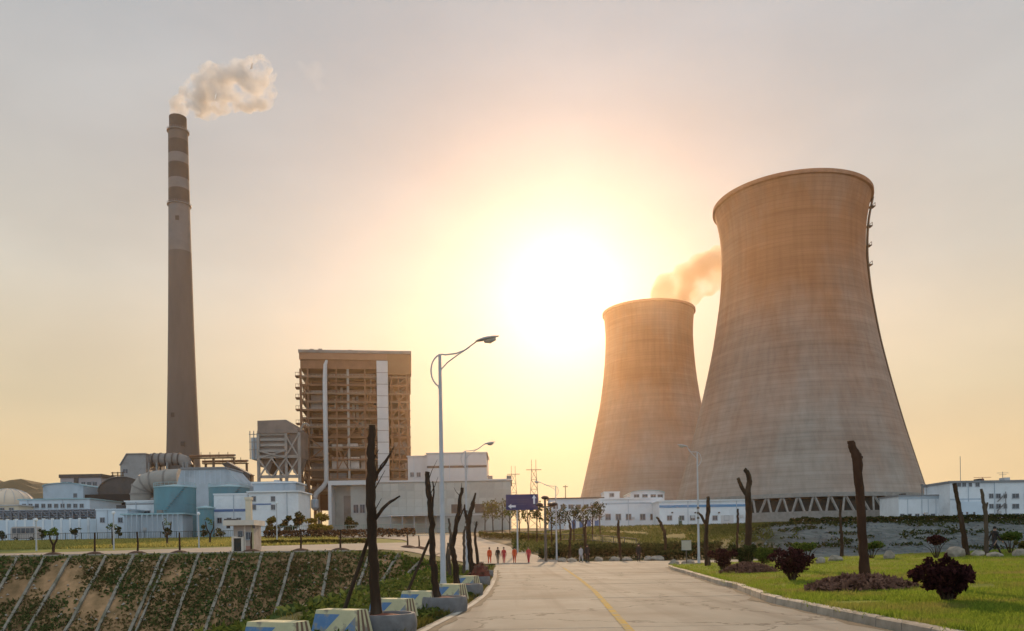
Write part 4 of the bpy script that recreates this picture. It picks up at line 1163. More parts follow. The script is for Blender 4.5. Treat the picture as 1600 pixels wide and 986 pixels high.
    for lab, px, h, w, Y in (('taller lattice pylon of the pair above the blue road sign', 835, 734, 9, 330), ('smaller lattice pylon left of the blue road sign', 803, 741, 8, 400)):
        c = U(px, 800, Y); zb = gz(c.x, Y); zt = zat(px, h, Y); hw = w / F * Y
        t = thing('pylon', lab, 'pylon', (c.x, Y, zb))
        P = lambda sx, sy, f: Vector((c.x + sx * hw * (1 - .62*f), Y + sy * hw * .6 * (1 - .5*f), zb + (zt - zb) * f))
        for sx in (-1, 1):
            for sy in (-1, 1):
                mb = MB(); mb.beam(P(sx, sy, 0), P(sx, sy, 1), .22); mb.build('leg', m_pyl, t)
        mb = MB(); n = 6
        for k in range(n):
            a, b = k / n, (k + 1) / n
            for sy in (-1, 1):
                mb.beam(P(-1, sy, a), P(1, sy, b), .11); mb.beam(P(1, sy, a), P(-1, sy, b), .11); mb.beam(P(-1, sy, b), P(1, sy, b), .10)
        mb.build('lattice', m_pyl, t)
        mb = MB()
        for sx in (-1, 1):
            q = P(sx, 0, 1); mb.beam(q, q + Vector((0, 0, 4.2)), .22)
        mb.build('earth_spike', m_pyl, t)
        mb = MB(); q = P(0, 0, 1); mb.beam(q - Vector((3.2, 0, 0)), q + Vector((3.2, 0, 0)), .3); mb.build('crossarm', m_pyl, t)
    for lab, px, h, Y in (('thin gantry mast beside the turbine hall end', 764, 742, 300), ('thin lightning mast right of the lattice pylons', 884, 758, 300)):
        c = U(px, 800, Y); zb = gz(c.x, Y); t = thing('mast', lab, 'mast', (c.x, Y, zb))
        mb = MB(); mb.tube([(c.x, Y, zb), (c.x, Y, zat(px, h, Y))], [.28, .14], 6); mb.build('pole', m_pyl, t)
        mb = MB(); z = zat(px, h, Y); mb.beam((c.x - .9, Y, z - .6), (c.x + .9, Y, z - .6), .3); mb.build('crossarm', m_pyl, t)
right_side()
# ------------------------------------------------------------------ vegetation
m_bark = M('dark_bark', (.040,.026,.017), .95, .35, 3, stretch=(1,1,.25), bstr=1.0, bdist=.06, spec=.1, dirt=(.095,.075,.055), dscale=2.0)
m_bark2 = M('grey_bark', (.085,.065,.048), .95, .3, 4, stretch=(1,1,.3), bstr=.6, spec=.1)
m_bark3 = M('reddish_bark', (.050,.026,.017), .95, .3, 3, stretch=(1,1,.25), bstr=.8, bdist=.03, spec=.1)
l_purple = leaf_mat('purple_leaves', (.014,.007,.008), (.066,.024,.026), .28)
l_green = leaf_mat('green_leaves', (.030,.060,.012), (.110,.165,.030), .4)
l_dark = leaf_mat('dark_green_leaves', (.016,.026,.010), (.05,.07,.022), .3)
l_olive = leaf_mat('olive_leaves', (.055,.055,.016), (.16,.145,.035), .4)
l_yellow = leaf_mat('yellow_green_leaves', (.11,.095,.018), (.26,.20,.035), .4)
l_red = leaf_mat('reddish_hedge_leaves', (.05,.028,.02), (.12,.07,.04), .3)
l_grass = leaf_mat('grass_blades', (.105,.155,.020), (.25,.33,.045), .6, (.26,.22,.075), .45)
l_dry = leaf_mat('dry_grass', (.10,.085,.035), (.20,.165,.07), .4)
l_slope = leaf_mat('slope_weeds', (.038,.062,.020), (.125,.17,.055), .38, (.10,.085,.035), .4)
m_soilbed = M('bed_soil', (.085,.045,.03), .95, .4, 6, bstr=.8, bdist=.04)
m_chips = M('mulch_chips', (.15,.075,.05), .9, .4, 9, bstr=.5)

def leaves_mesh(pts, size, aspect=1.7, name='foliage', up=0.0):
    """many small leaf faces, one at each point"""
    n = len(pts); P = np.asarray(pts, float)
    a = nrg.normal(size=(n, 3)); a[:, 2] += up; a /= np.linalg.norm(a, axis=1)[:, None]
    b = np.cross(a, nrg.normal(size=(n, 3))); b /= np.linalg.norm(b, axis=1)[:, None]
    s = size * nrg.uniform(.6, 1.35, n)[:, None]
    A, B = a * s * aspect * .5, b * s * .5
    V = np.stack([P - A, P + B * .9 + A * .1, P + A, P - B * .9 + A * .1], 1).reshape(-1, 3)
    me = bpy.data.meshes.new(name)
    me.vertices.add(4 * n); me.vertices.foreach_set('co', V.ravel())
    me.loops.add(4 * n); me.loops.foreach_set('vertex_index', np.arange(4 * n))
    me.polygons.add(n); me.polygons.foreach_set('loop_start', np.arange(0, 4 * n, 4)); me.polygons.foreach_set('loop_total', np.full(n, 4))
    me.update(); return me
def leaf_object(name, pts, size, mat, parent=None, aspect=1.7, up=0.0):
    me = leaves_mesh(np.asarray(pts) - np.array(wloc(parent)), size, aspect, name, up)
    me.materials.append(mat)
    o = bpy.data.objects.new(name, me); COL.objects.link(o); o.parent = parent
    return o
def clump_points(clumps, n):
    """points through a set of ellipsoid clumps (centre, radii), denser at their outsides"""
    w = np.array([c[1][0] * c[1][2] for c in clumps]); w = w / w.sum(); out = []
    for c, k in zip(clumps, (w * n).astype(int) + 1):
        d = nrg.normal(size=(k, 3)); d /= np.linalg.norm(d, axis=1)[:, None]
        r = nrg.uniform(.15, 1, k) ** .45
        out.append(np.array(c[0]) + d * r[:, None] * np.array(c[1]))
    return np.concatenate(out)
def shrub(label, px, py, wpx, hpx, mat, kind='round', fn=lawn_z, group=None, name='shrub', leaf=.09, n=1400, cat='shrub', hi=120):
    p = hit(px, py, fn, 8, hi); k = p.y / F; w, h = wpx * k / 2, hpx * k
    t = thing(name, label, cat, p, group)
    stems = MB(); cl = []
    ns = 15 if kind == 'vase' else 7
    for q in range(ns):
        a = 2 * math.pi * q / ns + rnd.uniform(-.4, .4); rr = (.95, .5, .8, .98, .35, .85, .6, 1.0, .45, .9, .25, .75, .97, .55, .7)[q % 15] * rnd.uniform(.92, 1.05)
        top = p + Vector((math.cos(a) * w * rr, math.sin(a) * w * rr * .85, h * rnd.uniform(.60, .95)))
        base = p + Vector((math.cos(a) * .06, math.sin(a) * .06, -.05))
        mid = base.lerp(top, .5) + Vector((0, 0, .08 * h)); mid.x = p.x + (mid.x - p.x) * .75; mid.y = p.y + (mid.y - p.y) * .75
        stems.tube([base, mid, top], [.03, .02, .008], 5)
        f_ = rnd.uniform(.26, .42) if kind == 'vase' else .38
        cl.append((tuple(top - Vector((0, 0, h * .06))), (w * f_, w * f_ * .95, h * f_ * .45)))
        if kind == 'vase':
            m2 = base.lerp(top, .62); cl.append((tuple(m2), (w * .23, w * .22, h * .15)))
            tip = top + Vector((rnd.uniform(-.1, .1) * w, 0, h * rnd.uniform(.02, .14))); cl.append((tuple(tip), (w * .12, w * .12, h * .09)))
    if kind == 'flat':
        cl = [(tuple(p + Vector((rnd.uniform(-.6, .6) * w, rnd.uniform(-.5, .5) * w, h * rnd.uniform(.68, .84)))), (w * .42, w * .4, h * .16)) for _ in range(9)]
    elif kind == 'round':
        cl += [(tuple(p + Vector((0, 0, h * .55))), (w * .72, w * .65, h * .42)), (tuple(p + Vector((w * .2, 0, h * .3))), (w * .6, w * .6, h * .28))]
    else:
        cl.append((tuple(p + Vector((0, 0, h * .58))), (w * .55, w * .5, h * .27)))
        cl.append((tuple(p + Vector((w * .05, 0, h * .30))), (w * .42, w * .38, h * .22)))
    stems.build('stem', m_bark, t)
    leaf_object('foliage', clump_points(cl, n), leaf, mat, t)
    return p
shrub('big dark purple vase shaped shrub nearest on the lawn', 1481, 941, 84, 66, l_purple, 'vase', leaf=.075, n=3600)
shrub('round topped purple shrub on thin stems at the back of the lawn', 1463, 872, 42, 36, l_purple, 'flat', leaf=.10, n=1300)
shrub('dark purple shrub with green behind, between two bare trunks', 1238, 908, 60, 50, l_purple, 'vase', leaf=.08, n=2000)
shrub('flat topped bright green shrub behind the dark purple one', 1262, 880, 42, 34, l_green, 'flat', leaf=.10, n=1300)
shrub('small purple shrub left of the forked bare trunk', 1129, 890, 36, 34, l_purple, 'round', leaf=.10, n=1300)
shrub('tall clipped green shrub at the foot of the forked bare trunk', 1162, 887, 36, 38, l_dark, 'round', leaf=.10, n=1500)
shrub('low light green shrub right of the forked bare trunk', 1192, 882, 32, 26, l_green, 'round', leaf=.10, n=1100)
shrub('spreading green shrub just right of the thick bare trunk', 1362, 873, 48, 28, l_green, 'flat', leaf=.10, n=1200)
shrub('flat crowned green shrub beside the walking man', 1579, 864, 44, 34, l_green, 'flat', leaf=.10, n=1300)
shrub('small half dry shrub at the right edge of the lawn', 1602, 866, 26, 22, l_olive, 'round', leaf=.09, n=700)

def bed_mound(t, p, r, h, mat, chips=0, squash=.8, name='soil_mound'):
    mb = MB(); n, m = 22, 6; rows = []
    for j in range(m + 1):
        f = j / m; row = []
        for i in range(n):
            a = 2*math.pi*i/n; rr = r * (1 - f) * (1 + .12 * mnoise.noise(Vector((math.cos(a)*2 + p.x, math.sin(a)*2 + p.y, f))))
            z = h * (1 - (1 - f) ** 2) ** .9
            row.append(p + Vector((rr*math.cos(a), rr*squash*math.sin(a), z - .05 + .03 * mnoise.noise(Vector((rr*math.cos(a)*4, rr*math.sin(a)*4, p.x))))))
        rows.append(row)
    for j in range(m):
        for i in range(n): mb.face([rows[j][i], rows[j][(i+1)%n], rows[j+1][(i+1)%n], rows[j+1][i]])
    o = mb.build(name, mat, t, smooth=True)
    if chips:
        pts = []
        for _ in range(chips):
            a, f = rnd.uniform(0, 2*math.pi), math.sqrt(rnd.random())
            pts.append(p + Vector((r*1.05*f*math.cos(a), r*1.05*f*squash*math.sin(a), h*(1 - f*f)**.9 + rnd.uniform(-.04, .05))))
        c = leaf_object('mulch_chips', pts, .12, m_chips, t, 2.2, .2); c['kind'] = 'stuff'
    return o
def mulch(label, px, py, wpx, hpx):
    p = hit(px, py, lawn_z); k = p.y / F
    t = thing('mulch_heap', label, 'mulch heap', p)
    bed_mound(t, p, wpx * k / 2, hpx * k, m_soilbed, 1500)
    return p
mulch('wide heap of brown mulch round the thick bare trunk', 1347, 921, 165, 20)
mulch('smaller heap of brown mulch before the forked bare trunk', 1170, 895, 84, 14)

def px_path(pts, Y, wob=.0):
    return [U(a, b, Y + (rnd.uniform(-wob, wob) if i else 0)) for i, (a, b) in enumerate(pts)]
def densify(P, Rr, n=4, jit=.02):
    q, r = [], []
    for i in range(len(P) - 1):
        for k in range(n):
            f = k / n
            v = P[i].lerp(P[i+1], f)
            if i + k: v = v + Vector((rnd.uniform(-1, 1), rnd.uniform(-1, 1), 0)) * jit
            q.append(v); r.append((Rr[i] + (Rr[i+1] - Rr[i]) * f) * rnd.uniform(.94, 1.06))
    q.append(P[-1]); r.append(Rr[-1]); return q, r
def bare_tree(label, trunk, wid, Y, branches=(), mat=None, sides=9, base=None, name='bare_tree', jit=.02, group=None, twigs=0):
    """a pruned tree: trunk pixels from the base up with pixel widths, then (points, widths) of branches"""
    P = px_path(trunk, Y); k = Y / F
    if base is not None: P[0].z = base - .08
    t = thing(name, label, 'tree', P[0], group)
    q, r = densify(P, [w * k / 2 for w in wid], 5, jit)
    r[0] *= 1.25; r[1] *= 1.1
    mb = MB(); mb.tube(q, r, sides, jit=.16); mb.build('trunk', mat or m_bark, t, smooth=True)
    for _ in range(twigs):
        i = rnd.randrange(len(q) // 3, len(q) - 1); a = rnd.uniform(0, 6.28); l = rnd.uniform(.25, .8) * min(1, 40 / Y + .3)
        s0 = q[i]; d = Vector((math.cos(a) * .5, math.sin(a) * .5, rnd.uniform(.6, 1)))
        mb = MB(); mb.tube([s0, s0 + d * l * .5 + Vector((rnd.uniform(-.04, .04), 0, 0)), s0 + d * l], [.014, .010, .004], 4); mb.build('twig', mat or m_bark, t)
    for pts, ws in branches:
        B = px_path(pts, Y, .12); q, r = densify(B, [w * k / 2 for w in ws], 3, jit * .6)
        mb = MB(); mb.tube(q, r, 6, jit=.15); mb.build('branch', mat or m_bark, t, smooth=True)
    return t
# trunks on the lawn
def lawn_base(px, py): return hit(px, py, lawn_z)
p = lawn_base(1351, 908)
bare_tree('thick bare pruned trunk rising from the wide mulch heap', [(1351, 908), (1349, 870), (1347, 830), (1345, 790), (1341, 745), (1339, 715), (1332, 700), (1329, 689)], [17, 14, 13, 13, 14, 15, 13, 11], p.y, [([(1341, 722), (1345, 713)], [9, 8])], m_bark3, base=p.z, jit=.018)
p = lawn_base(1170, 884)
bare_tree('bare pruned trunk with a two pronged fork at its top', [(1169, 884), (1169, 850), (1170, 800), (1168, 772), (1171, 752), (1168, 738), (1163, 733)], [13, 11, 10, 9, 8, 7, 6], p.y, [([(1168, 775), (1160, 763), (1155, 752), (1153, 747)], [7, 6, 6, 5])], m_bark, base=p.z)
p = lawn_base(1107, 884)
bare_tree('slender bare trunk with a stub on its left beside the white lamp post', [(1106, 882), (1103, 850), (1104, 820), (1107, 795), (1106, 776)], [8, 7, 6, 7, 5], p.y, [([(1102, 818), (1096, 806), (1092, 802)], [5, 4, 3])], m_bark, base=p.z)
p = lawn_base(1511, 868)
bare_tree('leaning bare trunk left of the walking man', [(1511, 868), (1506, 835), (1501, 805), (1495, 775), (1491, 755)], [9, 8, 7, 6, 6], p.y, [], m_bark, base=p.z)
p = lawn_base(1541, 868)
bare_tree('bare trunk right beside the walking man', [(1541, 868), (1541, 830), (1540, 800), (1536, 780), (1533, 764)], [7, 6, 6, 5, 4], p.y, [([(1540, 800), (1543, 785)], [4, 3])], m_bark2, base=p.z)
# thin trunks beyond the lawn
for lab, tr, wd, Y in (('thin bare trunk against the grey bank left of the thick one', [(1316, 868), (1315, 840), (1313, 810), (1314, 782)], [6, 5, 4, 4], 84),
                       ('very thin bare trunk between the two forked trunks', [(1151, 868), (1152, 840), (1153, 815), (1153, 795)], [4, 3.5, 4, 3], 86),
                       ('thin bare trunk behind the lone dark dressed walker', [(968, 882), (969, 855), (966, 830), (966, 812)], [5, 4, 5, 3], 88),
                       ('thin curved bare trunk right of the lone dark dressed walker', [(1040, 882), (1040, 850), (1038, 830), (1031, 814), (1026, 808)], [4.5, 4.5, 5, 4, 3], 88),
                       ('thin bare trunk behind the grey and black dressed pair', [(915, 880), (915, 850), (914, 826), (916, 812)], [5.5, 5, 4, 3], 90),
                       ('dark thin trunk just left of the pair of walkers', [(890, 878), (890, 850), (892, 828), (889, 812)], [5, 4, 4, 3], 90)):
    P0 = U(tr[0][0], tr[0][1], Y)
    bare_tree(lab, tr, wd, Y, [], m_bark, 6, base=ground(P0.x, Y), jit=.05)

# rocks
m_rock = M('pale_rock', (.30,.26,.21), .9, .25, 2.5, bstr=.6, bdist=.05, rand=.12)
def rock(label, px, py, wpx, hpx, Yfix=None, fn=lawn_z, group=None, seed=0):
    if Yfix: q = U(px, py, Yfix); p = Vector((q.x, Yfix, ground(q.x, Yfix)))
    else: p = hit(px, py, fn)
    k = p.y / F; w, h = wpx * k / 2, hpx * k
    bm = bmesh.new(); bmesh.ops.create_icosphere(bm, subdivisions=2, radius=1)
    for v in bm.verts:
        d = 1 + .38 * mnoise.noise(v.co * 1.3 + Vector((px * .37, seed, 0)))
        v.co = Vector((v.co.x * w * d, v.co.y * w * .75 * d, v.co.z * h * .72 * d + h * .32))
    me = bpy.data.meshes.new('rock'); bm.to_mesh(me); bm.free(); me.materials.append(m_rock)
    o = bpy.data.objects.new('rock', me); COL.objects.link(o); o.location = p
    return tag(o, label, 'rock', group)
rock('beige boulder behind the nearest purple shrub, left of a leaning trunk', 1493, 870, 30, 16)
rock('pale rock between boulder and walking man', 1528, 869, 22, 9)
rock('flat pale rock at the walking man', 1556, 870, 24, 7)
rock('pale rock leaning at the spreading green shrub', 1389, 873, 16, 14)
rock('pale rock right of the flat topped green shrub', 1283, 880, 14, 9)
rock('whitish flat rock farther right of the flat topped green shrub', 1305, 877, 24, 10)
rock('pale rock below the flat crowned shrub at the right edge', 1592, 869, 20, 12)
ORD = ['first', 'second', 'third', 'fourth', 'fifth', 'sixth', 'seventh', 'eighth', 'ninth', 'tenth', 'eleventh', 'twelfth', 'thirteenth']
for k, px in enumerate((878, 893, 935, 960, 980, 1012, 1028)):
    rock(ORD[k] + ' pale stone from the left in the row along the far edge of the junction', px, 880, rnd.uniform(13, 22), rnd.uniform(5, 8), 85.5, group='stones along the junction edge', seed=k)
for px, w, lab in ((1053, 18, 'pale stone at the foot of the small notice board'), (1076, 22, 'pale stones heap beside the white lamp post foot')):
    rock(lab, px, 884, w, 8, 63.5)

# ------------------------------------------------------------------ grass and weeds (uncountable)
def grass_object(name, X, Y, Z, h, w, mat, lean=.45):
    n = len(X); a = nrg.uniform(0, 2*np.pi, n); hh = h * nrg.uniform(.5, 1.3, n); ww = w * nrg.uniform(.7, 1.3, n)
    dx, dy = np.cos(a) * ww, np.sin(a) * ww
    lx, ly = nrg.normal(0, lean, n) * hh, nrg.normal(0, lean, n) * hh
    V = np.empty((n, 3, 3)); V[:, 0] = np.stack([X - dx, Y - dy, Z - .01], 1); V[:, 1] = np.stack([X + dx, Y + dy, Z - .01], 1); V[:, 2] = np.stack([X + lx, Y + ly, Z + hh], 1)
    me = bpy.data.meshes.new(name)
    me.vertices.add(3*n); me.vertices.foreach_set('co', V.ravel())
    me.loops.add(3*n); me.loops.foreach_set('vertex_index', np.arange(3*n))
    me.polygons.add(n); me.polygons.foreach_set('loop_start', np.arange(0, 3*n, 3)); me.polygons.foreach_set('loop_total', np.full(n, 3))
    me.update(); me.materials.append(mat)
    o = bpy.data.objects.new(name, me); COL.objects.link(o); o['kind'] = 'stuff'
    return o
def build_lawn():
    xs, ys = np.arange(0, 55.01, .5), np.arange(4, LAWN_BACK + .01, .5)
    mb = MB(); g = {}
    for j, y in enumerate(ys):
        kx = kerb_x(y) + .14
        for i, x in enumerate(xs):
            X = kx + x * (1 if x < 4 else 1); g[i, j] = (X, y, lawn_z(X, y))
    for j in range(len(ys) - 1):
        for i in range(len(xs) - 1): mb.face([g[i, j], g[i+1, j], g[i+1, j+1], g[i, j+1]])
    m, nt = nodes_of('lawn_turf')
    c, n = noise_col(nt, (.10,.125,.018), (.20,.225,.03), 1.1, detail=9)
    k, _ = noise_col(nt, (.75,.7,.55), (1.2,1.25,1.0), .22, detail=5)
    c = mix_col(nt, c, k, fac=1.0, mode='MULTIPLY')
    finish(nt, c, .95, .05, 0, n, .8, .06)
    o = mb.build('lawn', m, smooth=True); struct(o)
    n = 150000
    u = nrg.uniform(0, 1, n); Y = 11.0 * (LAWN_BACK / 11.0) ** u
    ky = np.interp(Y, [a for a, b in KERB], [b for a, b in KERB])
    X = ky + .18 + nrg.uniform(0, 1, n) * np.minimum(50, np.maximum(3, .66 * Y + 1.5 - ky))
    keep = np.array([mnoise.noise(Vector((x * .5, y * .5, 0))) > -.42 + .25 * mnoise.noise(Vector((x * 3, y * 3, 4))) for x, y in zip(X, Y)])
    X, Y = X[keep], Y[keep]
    Z = np.array([lawn_z(x, y) for x, y in zip(X, Y)])
    grass_object('lawn_grass', X, Y, Z, .085, .012, l_grass)
    # longer tufts here and there and along the kerb
    tx, ty = [], []
    for _ in range(420):
        y = 11 * (LAWN_BACK / 11) ** rnd.random(); x = kerb_x(y) + (.2 + abs(rnd.gauss(0, .12)) if rnd.random() < .45 else rnd.uniform(.3, 22))
        for _ in range(26): tx.append(x + rnd.gauss(0, .09)); ty.append(y + rnd.gauss(0, .09))
    tx, ty = np.array(tx), np.array(ty)
    grass_object('lawn_tufts', tx, ty, np.array([lawn_z(x, y) for x, y in zip(tx, ty)]), .17, .012, l_grass, .5)
build_lawn()
def build_verge():
    X, Y = [], []
    for _ in range(26000):
        y = 7 * (70 / 7) ** rnd.random(); x = lerp_tab(LEFT_EDGE, min(y, 60)) - .1 - abs(rnd.gauss(0, 1.3))
        if mnoise.noise(Vector((x * .8, y * .8, 9))) < -.08: continue
        X.append(x); Y.append(y)
    X, Y = np.array(X), np.array(Y)
    grass_object('verge_grass', X, Y, np.array([ground(x, y) for x, y in zip(X, Y)]), .13, .014, l_olive)
    # weeds over the hollow's banks, in patches
    P, Pg, D = [], [], []
    while len(P) < 42000:
        x, y = rnd.uniform(-66, -5.2), rnd.uniform(18, 70)
        d = pit_depth(x, y)
        if d < .1 or d > 10.5: continue
        if y < 60 and x < -16: continue
        cover = mnoise.fractal(Vector((x * .11, y * .16, 2)), 1, 2, 3) + .35 * mnoise.noise(Vector((x * .6, y * .6, 7)))
        edge = .9 * math.exp(-d / 1.5) + .32 * sstep(-34, -12, x) + .5 * sstep(-16, -7, x)
        if cover + edge < .07 + .10 * sstep(-30, -44, x) + rnd.uniform(-.12, .12): continue
        P.append((x, y, ground(x, y) + rnd.uniform(.02, .28)))
        (Pg if x > -10 - rnd.random() * 3 and y > 40 else D).append(P[-1])
    o = leaf_object('slope_weeds', D, .19, l_slope, None, 1.9, .35); o['kind'] = 'stuff'
    o = leaf_object('slope_fresh_weeds', Pg, .20, l_green, None, 1.9, .35); o['kind'] = 'stuff'
    Q = []
    while len(Q) < 16000:
        y = 7 * 10 ** rnd.random(); x = rnd.uniform(-8, lerp_tab(LEFT_EDGE, min(y, 60)) - .35)
        if mnoise.noise(Vector((x * .7, y * .4, 5))) < -.3 + .25 * (x + 4 > 1.2): continue
        Q.append((x, y, ground(x, y) + rnd.uniform(.0, .14)))
    o = leaf_object('verge_weeds', Q, .10, leaf_mat('verge_leaves', (.035,.055,.014), (.12,.15,.035), .35), None, 2.2, .3); o['kind'] = 'stuff'
    mb = MB()
    for _ in range(900):                                   # loose stones on the banks
        x, y = rnd.uniform(-64, -7), rnd.uniform(58, 69.5)
        if pit_depth(x, y) < .3: continue
        s_ = rnd.uniform(.05, .2); c = Vector((x, y, ground(x, y) + s_ * .3)); a = [c + Vector((math.cos(t_) * s_, math.sin(t_) * s_, rnd.uniform(-.3, .2) * s_)) for t_ in (0, 1.6, 3.1, 4.7)]
        tp = c + Vector((rnd.uniform(-.2, .2) * s_, rnd.uniform(-.2, .2) * s_, s_ * .8))
        for i in range(4): mb.face([a[i], a[(i+1) % 4], tp])
    o = mb.build('slope_stones', m_rock); o['kind'] = 'stuff'
    # dry brush low on the slope
    P = []
    while len(P) < 6000:
        x, y = rnd.uniform(-66, -12), rnd.uniform(60, 69)
        if pit_depth(x, y) < .3 or mnoise.noise(Vector((x * .3, y * .4, 21))) < .05: continue
        P.append((x, y, ground(x, y) + rnd.uniform(.0, .16)))
    o = leaf_object('slope_dry_brush', P, .18, l_dry, None, 2.2, .3); o['kind'] = 'stuff'
    # rough grass of the field beyond the left road and of the green bank
    X, Y = [], []
    for _ in range(26000):
        y = 99 + 68 * rnd.random() ** 1.2; x = -rnd.uniform(.22, .75) * y
        X.append(x); Y.append(y)
    X, Y = np.array(X), np.array(Y)
    grass_object('field_grass', X, Y, np.array([ground(x, y) for x, y in zip(X, Y)]), .35, .10, leaf_mat('field_straw', (.20,.19,.05), (.40,.36,.11), .5), .5)
    X, Y = [], []
    for _ in range(24000):
        y = rnd.uniform(104, 198); t = rnd.uniform(.0, .36)
        if mnoise.noise(Vector((t * 22, y * .06, 3))) < -.25: continue
        X.append(t * y); Y.append(y)
    X, Y = np.array(X), np.array(Y)
    grass_object('bank_grass', X, Y, np.array([ground(x, y) for x, y in zip(X, Y)]), .38, .10, leaf_mat('bank_grass', (.045,.06,.016), (.12,.14,.035), .4), .5)
def bank_cover():
    P, mb = [], MB()
    while len(P) < 4200:
        y = rnd.uniform(93, 120); x = rnd.uniform(.3, .72) * y
        if mnoise.fractal(Vector((x * .16, y * .25, 31)), 1, 2, 4) + .8 * sstep(111, 118, y) < .22: continue
        P.append((x, y, ground(x, y) + rnd.uniform(0, .3)))
    o = leaf_object('bank_weeds', P, .26, l_dark, None, 1.9, .3); o['kind'] = 'stuff'
    for _ in range(900):
        y = rnd.uniform(92, 118); x = rnd.uniform(.29, .72) * y
        s_ = rnd.uniform(.08, .26); c = Vector((x, y, ground(x, y) + s_ * .15)); a = [c + Vector((math.cos(t_ + x) * s_, math.sin(t_ + x) * s_, rnd.uniform(-.4, .3) * s_)) for t_ in (0, 1.3, 2.6, 3.8, 5.1)]
        tp = c + Vector((rnd.uniform(-.3, .3) * s_, rnd.uniform(-.4, .1) * s_, s_ * .7))
        for i in range(5): mb.face([a[i], a[(i+1) % 5], tp])
    o = mb.build('bank_rubble', M('bank_rubble_grey', (.115,.13,.138), .9, .4, .8, rand=0)); o['kind'] = 'stuff'
build_verge(); bank_cover()

# ------------------------------------------------------------------ trees, hedges beyond the roads
def small_tree(label, px, Y, hpx, wpx, mat, n=260, trunk_f=.42, bark=None, leaf=.34, group=None, py_base=None, name='young_tree'):
    q = U(px, 850, Y); p = Vector((q.x, Y, ground(q.x, Y)))
    k = Y / F; h, w = hpx * k, wpx * k / 2
    t = thing(name, label, 'tree', p, group)
    mb = MB(); lean = rnd.uniform(-.25, .25)
    mb.tube([p - Vector((0, 0, .2)), p + Vector((lean * .4, 0, h * trunk_f)), p + Vector((lean, 0, h * .85))], [.13, .10, .04], 6); mb.build('trunk', bark or m_bark, t)
    for _ in range(4):
        a = rnd.uniform(0, 6.28); z0 = h * rnd.uniform(trunk_f * .8, .6)
        mb = MB(); s = p + Vector((lean * .5, 0, z0)); mb.tube([s, s + Vector((math.cos(a) * w * .7, math.sin(a) * w * .7, h * .22))], [.06, .02], 5); mb.build('limb', bark or m_bark, t)
    cl = [(tuple(p + Vector((lean + rnd.uniform(-.6, .6) * w, rnd.uniform(-.6, .6) * w, h * rnd.uniform(trunk_f + .12, .92)))), (w * rnd.uniform(.3, .5), w * .4, h * rnd.uniform(.09, .16))) for _ in range(9)]
    leaf_object('crown', clump_points(cl, n), leaf, mat, t)
k = 0
for px, Y, h, w, m in ((758, 175, 52, 22, l_olive), (771, 160, 58, 24, l_olive), (785, 150, 60, 26, l_olive), (797, 166, 52, 22, l_green), (812, 142, 62, 28, l_olive), (826, 134, 64, 26, l_olive),
                       (839, 126, 66, 28, l_dark), (862, 120, 64, 26, l_olive), (876, 128, 60, 28, l_dark), (897, 124, 62, 30, l_dark), (912, 140, 54, 24, l_olive), (926, 132, 58, 30, l_dark), (938, 148, 50, 24, l_dark)):
    small_tree(ORD[k] + ' young tree from the left in the row along the uphill road', px, Y, h, w, m, 230, leaf=.25, group='young trees along the uphill road'); k += 1
small_tree('yellow green bushy tree before the portal of the clad hall', 503, 152, 36, 52, l_yellow, 900, .2, leaf=.40)
small_tree('dark green bushy tree right of the yellow one', 549, 156, 32, 26, l_dark, 420, .2, leaf=.38)
small_tree('grey green tree behind the guard booth', 424, 150, 34, 26, l_olive, 380, .25, leaf=.36)
small_tree('dull green tree between booth and yellow tree', 447, 154, 36, 26, l_dark, 420, .25, leaf=.36)
small_tree('dark tree left of the yellow green tree', 468, 158, 40, 24, l_dark, 420, .25, leaf=.36)
for lab, px, h, w in (('low green bush at the foot of the teal tanks', 345, 20, 26), ('dark bush left of the low green bush', 318, 26, 20), ('bush against the white house left of the tanks', 262, 26, 22), ('small bush before the blank white house', 186, 26, 16), ('green bush behind the bus', 66, 24, 18), ('bush at the far left end of the white wall', 4, 28, 22), ('thin bush before the pillared wall', 118, 26, 16)):
    small_tree(lab, px, 172, h * .75, w * .9, l_olive if px % 2 else l_dark, 170, .12, leaf=.30, name='bush')
def hedge(label, x0, x1, Y, h, d, mat, n, leaf, slope=0.0):
    p = Vector(((x0+x1)/2, Y, ground((x0+x1)/2, Y))); t = thing('hedge', label, 'hedge', p)
    xs = nrg.uniform(x0, x1, n); f = nrg.uniform(0, 1, n); yy = Y + (xs - x0) * slope + nrg.uniform(-d/2, d/2, n)
    hh = np.array([h * (1 + .25 * mnoise.noise(Vector((x * .6, Y, 1)))) for x in xs])
    zz = np.array([ground(x, y) for x, y in zip(xs, yy)]) + hh * np.sqrt(f)
    leaf_object('foliage', np.stack([xs, yy, zz], 1), leaf, mat, t)
    mb = MB()
    for x in np.arange(x0 + .3, x1, .9):
        y = Y + (x - x0) * slope
        mb.tube([(x, y, ground(x, y) - .1), (x + .1, y, ground(x, y) + h * .8)], [.04, .015], 4)
    o = mb.build('stem', m_bark, t); o['kind'] = 'stuff'
hedge('reddish clipped hedge along the far side of the left road', xat(412, 146), xat(648, 146), 146, 1.5, 1.4, l_red, 2600, .30)
hedge('low olive hedge edging the left road beyond the booth', xat(402, 104), xat(575, 104), 104, .55, 1.0, l_olive, 1900, .22)
hedge('dark low hedge beyond the far edge of the junction', xat(842, 92), xat(1045, 92), 92, 1.25, 2.6, l_dark, 4200, .24)
hedge('dark tangled brush on the rise behind the low hedge', xat(860, 101), xat(1125, 101), 101, 1.15, 4.0, l_dark, 3600, .28)
hedge('low brush along the uphill road under the young trees', xat(748, 150), xat(860, 150), 150, 1.0, 2.0, l_olive, 1500, .3, -1.6)
hedge('dark undergrowth behind the white lamp post', xat(1050, 76) , xat(1235, 76) + 2, 87, 1.0, 2.4, l_dark, 2400, .24)

